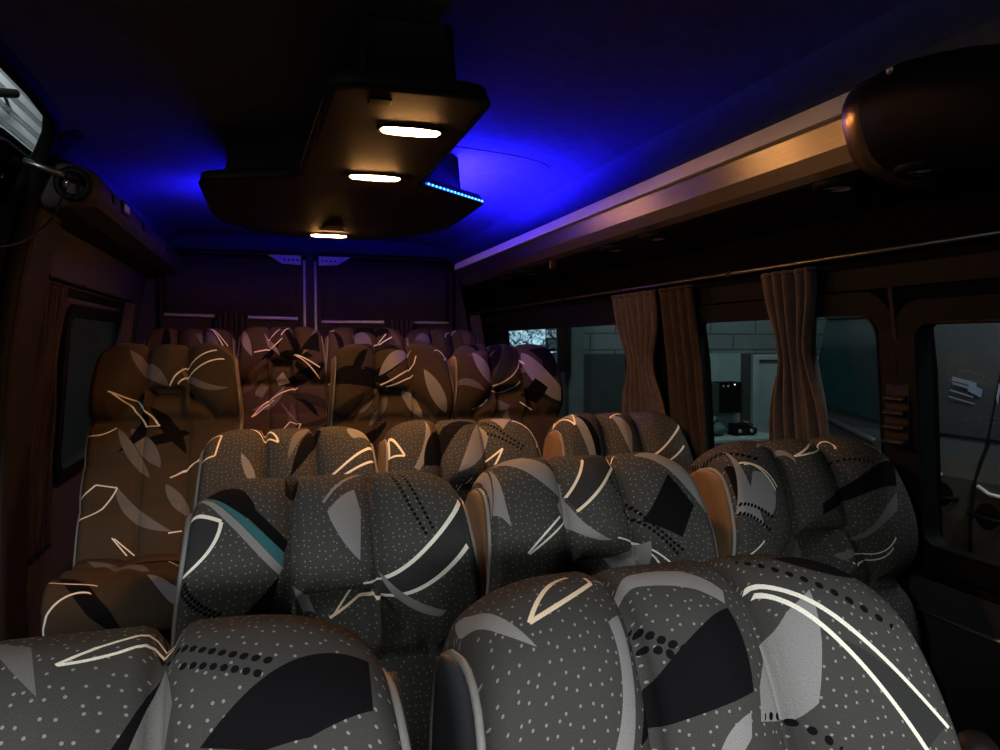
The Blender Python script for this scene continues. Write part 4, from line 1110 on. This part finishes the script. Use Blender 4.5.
# ------------------------------------------------------------------ entry door leaf, its rod and cable
XL = lambda z: CX-hw(min(z, 1.9))-.115
ed = empty('entry_door_leaf', (CX-hw(.9)-.115, 2.6, 0.0)); tag(ed, 'open black sliding door leaf outside the entry, with a rounded rubber edge and pale rim', 'door leaf')
def leaf(off, out, r=.30):
    y0, y1, z0, z1 = 2.10+off, 3.30-off, .05+off, 1.965-off
    pts = rrect(y0, y1, z0, z1, r-off*.9, 14)
    return [(XL(z)+out-ed.location.x, y-2.6, z) for y, z in pts]
mb = MB(); rws = [leaf(0, -.05), leaf(0, -.01), leaf(.012, .008), leaf(.035, .006)]
mb.grid(rws, True, close_v=True); mb.add(rws[0], [tuple(range(len(rws[0])))]); mb.build('rubber_edge', M['rubber'], ed)
mb = MB(); mb.tube(leaf(.042, .006), .008, 8, closed=True); mb.build('pale_rim', M['steel'], ed)
mb = MB(); rws = [leaf(.048, .0), leaf(.10, .012), leaf(.115, .008)]
mb.grid(rws, False, close_v=True); mb.add(rws[-1], [tuple(range(len(rws[0])))]); mb.build('inner_panel', M['satin'], ed)
bx0 = XL(1.87)-ed.location.x
mb = MB(); mb.box(bx0+.006, bx0+.020, 2.26-2.6, 2.40-2.6, 1.80, 1.885); mb.tube([(bx0+.01, 2.33-2.6, 1.857), (-.645-ed.location.x, 2.33-2.6, 1.857)], .012, 10); br = mb.build('rod_bracket', M['black'], ed, bevel=.005)
for y, z in ((2.28, 1.87), (2.36, 1.872), (2.385, 1.82), (2.28, 1.815)):
    mb = MB(); mb.lathe([(0, bx0+.028), (.006, bx0+.027), (.008, bx0+.020)], (0, y-2.6, z), 8, 'x'); mb.build('bolt', M['chrome'], br)
rod = empty('door_rod', (-.585, 2.34, 1.84)); tag(rod, 'grey metal rod joining the open sliding door leaf to the overhead duct', 'door rod')
a = Vector((-.64, 2.33, 1.857)) - rod.location; b = Vector((-.535, 2.348, 1.826)) - rod.location
mb = MB(); mb.tube([a, a.lerp(b, .5), b], .0095, 12); mb.build('rod', M['steel'], rod)
mb = MB(); d = (b-a).normalized(); mb.tube([b-d*.006, b+d*.014, b+d*.028], [.013, .016, .011], 12); mb.build('ball_joint', M['black'], rod)
mb = MB(); mb.tube([b+Vector((0, 0, -.005)), b+Vector((-.006, -.004, -.032))], .0055, 8); mb.build('clip', M['chrome'], rod)
cb = empty('door_cable', (-.56, 2.33, 1.73)); tag(cb, 'thin black cable looping down from the rod end towards the entry opening', 'cable')
pts = crom([(-.541, 2.344, 1.79), (-.552, 2.335, 1.755), (-.568, 2.31, 1.70), (-.59, 2.25, 1.653), (-.61, 2.14, 1.605), (-.625, 2.0, 1.58), (-.63, 1.85, 1.57)], 30)
mb = MB(); mb.tube([p-cb.location for p in pts], .0035, 8); mb.build('cable', M['black'], cb)

# ------------------------------------------------------------------ garage outside
ZG = -.55
mb = MB(); mb.box(-6, 12, -6, 12, ZG-.05, ZG); struct(mb.build('ground', M['ground']))
mb = MB(); mb.box(1.5, 9, 7.5, 7.6, ZG, 4.2); struct(mb.build('wall_garage', M['gwall']))
def tile_mat():
    m, nt, b = new_mat('garage_tiles'); N = nt.nodes
    tc = N.new('ShaderNodeTexCoord'); mp = N.new('ShaderNodeMapping'); mp.inputs['Rotation'].default_value = (R(90), 0, 0)
    br = N.new('ShaderNodeTexBrick'); br.inputs['Scale'].default_value = 1; br.inputs['Brick Width'].default_value = .62; br.inputs['Row Height'].default_value = .185
    br.inputs['Mortar Size'].default_value = .008; br.inputs['Color1'].default_value = (.15, .18, .18, 1); br.inputs['Color2'].default_value = (.17, .20, .20, 1); br.inputs['Mortar'].default_value = (.05, .06, .06, 1)
    nt.links.new(tc.outputs['Object'], mp.inputs['Vector']); nt.links.new(mp.outputs['Vector'], br.inputs['Vector']); nt.links.new(br.outputs['Color'], b.inputs['Base Color'])
    b.inputs['Roughness'].default_value = .6
    return m
mb = MB(); mb.box(1.9, 9, 7.47, 7.499, 1.25, 2.6); struct(mb.build('trim_20', tile_mat()))
mb = MB(); mb.box(3.15, 3.30, 7.40, 7.499, ZG, 2.6); struct(mb.build('trim_21', mat('garage_column', (.10, .125, .125), .8, noise=.08, nscale=4)))
mb = MB(); mb.box(1.9, 4.55, 7.46, 7.499, ZG, 1.25); struct(mb.build('trim_22', M['gdark']))
mb = MB(); mb.box(5.37, 5.47, 7.40, 7.499, ZG, 1.25); struct(mb.build('trim_23', M['gdark']))
gd_ = empty('door_3', (5.95, 7.48, ZG)); struct(gd_)
mb = MB(); mb.box(-.44, -.36, -.08, -.002, 0, 1.78); mb.box(.36, .44, -.08, -.002, 0, 1.78); mb.box(-.36, .36, -.08, -.002, 1.72, 1.78); mb.build('door_frame', M['gdoor'], gd_, bevel=.006)
mb = MB(); mb.box(-.345, .345, -.04, -.008, .01, 1.71); dpn = mb.build('door_panel', M['gdoor'], gd_, bevel=.006)
mb = MB(); mb.box(-.33, -.22, -.052, -.04, .55, .62); mb.tube([(-.29, -.045, .60), (-.29, -.09, .60), (-.20, -.09, .60)], .010, 8); mb.build('door_handle', M['black'], dpn)
mb = MB(); mb.box(4.55, 5.37, 7.46, 7.499, ZG, 1.25); struct(mb.build('trim_24', M['gwall']))
# wall control box
wb = empty('control_box', (5.10, 7.40, .56)); tag(wb, 'black control box hung on the pale garage wall above the desk', 'control box')
mb = MB(); mb.box(-.13, .155, -.13, .06, .0, .36); mb.build('case', M['black'], wb, bevel=.012)
mb = MB(); mb.box(-.20, -.131, -.11, .05, -.02, .35); mb.build('side_cover', M['gdark'], wb, bevel=.012)
mb = MB(); mb.tube([(.16, -.04, .22), (.185, -.05, .19), (.185, -.05, .14), (.16, -.04, .13)], .014, 8); mb.build('handle', M['black'], wb)
for x in (-.09, -.03):
    mb = MB(); mb.lathe([(0, -.142), (.014, -.140), (.018, -.13)], (x, 0, .31), 12, 'y'); mb.build('dial', M['steel'], wb)
mb = MB(); mb.lathe([(0, -.140), (.007, -.139), (.008, -.13)], (.055, 0, .33), 10, 'y'); mb.build('indicator_light', mat('indicator', (.9, 1, 1), .4, emit=(.8, 1, 1), estr=2.0), wb)
# desk with things on it
dk = empty('garage_desk', (5.0, 6.95, ZG)); tag(dk, 'pale desk against the garage wall below the black control box', 'desk')
mb = MB(); mb.box(-.55, .38, -.35, .38, .86, .90); mb.build('desk_top', M['desk'], dk, bevel=.006)
mb = MB(); mb.box(-.52, .35, -.30, -.27, .05, .858); mb.build('front_panel', M['desk'], dk)
for x in (-.52, .33):
    mb = MB(); mb.box(x, x+.025, -.27, .36, 0.001, .858); mb.build('side_panel', M['desk'], dk)
sk = empty('folded_sack', (4.66, 6.95, ZG+.9)); tag(sk, 'crumpled grey-green sack lying on the garage desk', 'sack')
mb = MB(); rws = []
rn = random.Random(3)
for i in range(9):
    a = i/8*math.pi; r = math.sin(a)
    rws.append([((.16+.03*math.sin(3*k+i))*r*math.cos(2*math.pi*k/18), (.12+.02*math.sin(2*k+2*i))*r*math.sin(2*math.pi*k/18), max(0.001, .07-.07*math.cos(a)*(1+.25*math.sin(k*1.3)))) for k in range(18)])
mb.grid(rws, True, close_v=True); mb.build('sack_cloth', M['green'], sk)
mb = MB(); mb.tube([(-.03, -.02, .13), (.02, 0, .19), (.06, .01, .15)], [.02, .03, .015], 8); mb.build('tied_neck', M['green'], sk)
mc = empty('desk_machine', (4.98, 6.92, ZG+.9)); tag(mc, 'small dark machine with two knobs on the garage desk', 'machine')
mb = MB(); mb.box(-.12, .16, -.10, .10, .015, .09); mb.build('body', M['black'], mc, bevel=.012)
mb = MB(); mb.box(-.10, .13, -.07, .08, .09, .13); mb.build('top_tray', M['satin'], mc, bevel=.01)
for x in (-.07, .08):
    mb = MB(); mb.lathe([(0, -.125), (.02, -.122), (.022, -.10)], (x, 0, .055), 12, 'y'); mb.build('knob', M['steel'], mc)
for x in (-.09, .12):
    mb = MB(); mb.box(x-.015, x+.015, -.08, .08, .0, .016); mb.build('foot', M['black'], mc)
# security screen
ms_ = empty('security_screen', (2.70, 7.36, 1.06)); tag(ms_, 'large bright security screen tiled with bluish camera pictures, on the garage wall', 'screen')
mb = MB(); mb.box(-.40, .40, .0, .06, .0, .53); mb.build('screen_case', M['black'], ms_, bevel=.01)
mb = MB(); mb.box(-.06, .06, .06, .105, .2, .34); mb.build('wall_mount', M['black'], ms_)
def screen_mat(name, col, sc_, gain, seed):
    m, nt, b = new_mat(name); N = nt.nodes
    tc = N.new('ShaderNodeTexCoord'); mp = N.new('ShaderNodeMapping'); mp.inputs['Location'].default_value = (seed*3.1, seed*1.7, seed*.9)
    vo = N.new('ShaderNodeTexVoronoi'); vo.inputs['Scale'].default_value = sc_; vo.feature = 'DISTANCE_TO_EDGE'
    nz = N.new('ShaderNodeTexNoise'); nz.inputs['Scale'].default_value = sc_*1.2; nz.inputs['Detail'].default_value = 4; nz.inputs['Distortion'].default_value = 1.5
    nt.links.new(tc.outputs['Object'], mp.inputs['Vector']); nt.links.new(mp.outputs['Vector'], vo.inputs['Vector']); nt.links.new(mp.outputs['Vector'], nz.inputs['Vector'])
    cr = N.new('ShaderNodeValToRGB'); cr.color_ramp.elements[0].position = .36; cr.color_ramp.elements[0].color = (.004, .012, .016, 1); cr.color_ramp.elements[1].position = .66; cr.color_ramp.elements[1].color = (*col, 1)
    nt.links.new(nz.outputs['Fac'], cr.inputs['Fac'])
    b.inputs['Base Color'].default_value = (.01, .01, .01, 1); b.inputs['Roughness'].default_value = .2
    nt.links.new(cr.outputs['Color'], b.inputs['Emission Color']); b.inputs['Emission Strength'].default_value = gain
    return m
TILES = [(-.385, -.13, .29, .515, 1), (-.125, .13, .29, .515, 1), (-.385, -.13, .17, .285, .8), (-.125, .03, .17, .285, .9), (.035, .13, .17, .285, .12), (.145, .255, .455, .515, .12), (.145, .255, .37, .45, .5), (.145, .255, .25, .365, .06), (.145, .255, .205, .22, .9), (-.385, .13, .02, .165, .03), (.145, .255, .02, .19, .03)]
for k, (x0, x1, z0, z1, g) in enumerate(TILES):
    mb = MB(); mb.box(x0, x1, -.006, -.0005, z0, z1); mb.build('camera_picture', screen_mat('camera_picture_%d' % k, (.42, .66, .80), 13, 1.7*g, k), ms_)
mb = MB(); mb.box(.262, .266, -.006, -.0005, .02, .515); mb.build('screen_edge_line', screen_mat('edge_line', (.2, .35, .42), .5, .6, 3), ms_)

# dark van parked alongside
pv = empty('parked_van', (2.33, 1.6, ZG)); tag(pv, 'dark van parked close beside the side windows, two door handles showing', 'van')
vsec = [(.0, .25), (-.03, .5), (-.06, .9), (-.065, 1.30), (-.055, 1.44), (-.03, 1.50), (.0, 1.56), (.10, 2.05), (.14, 2.15), (.24, 2.28), (1.6, 2.34), (1.6, .25)]
def vx(z):
    for (x0, z0), (x1, z1) in zip(vsec, vsec[1:]):
        if z0 <= z <= z1: return x0+(x1-x0)*(z-z0)/(z1-z0)
    return 0
mb = MB(); mb.prism(vsec, 'y', -3.2, 1.15); mb.build('body', M['vanpaint'], pv, bevel=.02, seg=2)
mb = MB()   # rear quarter window with a slanted sill
mb.hexa([(vx(1.62)-.012, .66, 1.58), (vx(1.62)+.01, .66, 1.58), (vx(1.62)+.01, 1.12, 1.66), (vx(1.62)-.012, 1.12, 1.66), (vx(2.02)-.012, .66, 2.01), (vx(2.02)+.01, .66, 2.01), (vx(2.02)+.01, 1.12, 2.01), (vx(2.02)-.012, 1.12, 2.01)])
mb.build('quarter_window', M['tealglass'], pv)
mb = MB(); mb.tube([(vx(1.6)-.02, 1.10, 1.60), (vx(1.58)-.022, .9, 1.555), (vx(1.52)-.02, .70, 1.515)], .014, 8); mb.build('window_sill', M['vanpaint'], pv)
mb = MB(); mb.tube([(vx(2.03)-.012, 1.12, 2.03), (vx(2.03)-.012, .62, 2.03)], .016, 8); mb.build('gutter_rail', M['gwall'], pv)
mb = MB(); mb.hexa([(vx(1.60)-.010, -.6, 1.58), (vx(1.60)+.01, -.6, 1.58), (vx(1.60)+.01, .52, 1.58), (vx(1.60)-.010, .52, 1.58), (vx(2.02)-.010, -.6, 2.01), (vx(2.02)+.01, -.6, 2.01), (vx(2.02)+.01, .48, 2.01), (vx(2.02)-.010, .48, 2.01)]); dw = mb.build('door_window', M['vanpaint'], pv)
# pale stripes painting a bright reflection onto the door window
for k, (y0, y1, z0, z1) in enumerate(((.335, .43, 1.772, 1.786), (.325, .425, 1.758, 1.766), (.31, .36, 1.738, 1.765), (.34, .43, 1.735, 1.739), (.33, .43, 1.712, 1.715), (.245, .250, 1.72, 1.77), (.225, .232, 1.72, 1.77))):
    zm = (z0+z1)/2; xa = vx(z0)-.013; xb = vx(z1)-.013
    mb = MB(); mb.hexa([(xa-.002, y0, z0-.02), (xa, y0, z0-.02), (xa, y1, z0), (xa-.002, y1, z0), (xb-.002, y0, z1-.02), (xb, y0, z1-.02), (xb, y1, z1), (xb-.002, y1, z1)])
    mb.build('reflection_stripe', M['painted_glint'], dw)
mb = MB(); mb.tube([(vx(z)-.003, .27-(z-.4)*.01, z) for z in (.4, .8, 1.1, 1.3, 1.42, 1.5, 1.56, 2.0)], .006, 6); mb.build('door_gap', M['black'], pv)
for y0, z0 in ((.385, 1.365), (.205, 1.325)):
    mb = MB(); mb.lathe([(0, vx(z0)-.001), (.035, vx(z0)-.003), (.05, vx(z0)+.001)], (0, y0, z0), 20, 'x'); hp = mb.build('handle_cup', M['black'], pv)
    mb = MB(); mb.tube([(vx(z0), y0-.07, z0), (vx(z0)-.03, y0-.05, z0+.002), (vx(z0)-.033, y0+.04, z0+.008), (vx(z0), y0+.065, z0+.01)], .008, 8); mb.build('door_handle', M['black'], hp)
mb = MB(); mb.tube([(vx(1.47)-.004, .50, 1.485), (vx(1.45)-.006, .42, 1.455), (vx(1.43)-.004, .385, 1.440)], .0055, 8); mb.build('side_strip', M['barwhite'], pv)
mb = MB(); mb.tube([(vx(1.41)-.004, .245, 1.425), (vx(1.40)-.006, .20, 1.405), (vx(1.40)-.004, .10, 1.40)], .0065, 8); mb.build('side_strip', M['barwhite'], pv)

# things seen through the entry opening
mb = MB(); rws = []
zs_ = [ZG]; prof_ = []
z = 2.45; k = 0
while z < 5.4:
    prof_ += [(-2.2, z), (-2.2, z+.055), (-2.235, z+.075), (-2.235, z+.11), (-2.2, z+.13)]; z += .15
rws = [[(x, y, zz) for x, zz in prof_] for y in (2.0, 12.0)]
mb.grid(rws, False); struct(mb.build('wall_ribbed', M['white_metal'], solid=.01))
mb = MB(); mb.box(-2.35, -2.25, 2.0, 7.5, ZG, 2.45); struct(mb.build('wall_garage_side', M['black']))
bar = empty('overhead_pipe', (-2.08, 7.0, 3.40)); tag(bar, 'black pipe slanting up the pale ribbed wall outside the entry', 'pipe')
mb = MB(); mb.tube([(.0, -1.6, -.44), (.0, -.1, -.02), (.0, .40, .13), (-.02, .47, .15), (-.125, .50, .15)], .038, 12); mb.build('pipe', M['black'], bar)
mb = MB(); mb.tube([(.0, -.20, -.048), (.0, -.14, -.031)], .045, 12); mb.build('pipe_joint', M['black'], bar)

# ------------------------------------------------------------------ light
def area(name, loc_, target, sx, sy, power, col):
    l = bpy.data.lights.new(name, 'AREA'); l.shape = 'RECTANGLE'; l.size = sx; l.size_y = sy; l.energy = power; l.color = col
    o = bpy.data.objects.new(name, l); link(o); o.location = loc_
    o.rotation_euler = (Vector(target)-Vector(loc_)).to_track_quat('-Z', 'Y').to_euler(); return o
area('garage_tube_front', (-.1, -2.6, 1.95), (.45, 1.0, 1.05), 1.2, .3, 150, (.88, .96, 1.0))
area('garage_tube_side', (-2.1, -.5, 2.35), (.4, 1.2, 1.1), .3, 1.2, 22, (.88, .96, 1.0))
area('added_van_fill', (1.85, .6, 2.9), (2.3, 1.7, .7), .2, 1.0, 22, (.9, .96, 1.0))  # added fill with no known lamp there, brightens the parked van's side
area('garage_tube_rear', (4.6, 5.6, 3.4), (4.9, 7.4, .6), 1.2, .2, 22, (.72, .98, 1.0))
area('garage_tube_entry', (-1.4, 5.2, 4.6), (-2.2, 7.0, 3.4), 1.2, .2, 160, (.90, .97, 1.0))
w = bpy.data.worlds.new('night'); SC.world = w; w.use_nodes = True
w.node_tree.nodes['Background'].inputs[0].default_value = (.6, .6, .6, 1); w.node_tree.nodes['Background'].inputs[1].default_value = .012
vs = SC.view_settings
vs.view_transform = 'Standard'; vs.look = 'None'; vs.gamma = 1; vs.use_curve_mapping = False; vs.exposure = 0.0


# ------------------------------------------------------------------ camera, lights
cam = bpy.data.cameras.new('camera'); co = bpy.data.objects.new('camera', cam); link(co)
cam.sensor_width = 36; cam.lens = 730/1000*36; cam.clip_start = .02
co.location = (0, 0, H); co.rotation_euler = (R(90-2.355), 0, R(-17.5))
SC.camera = co
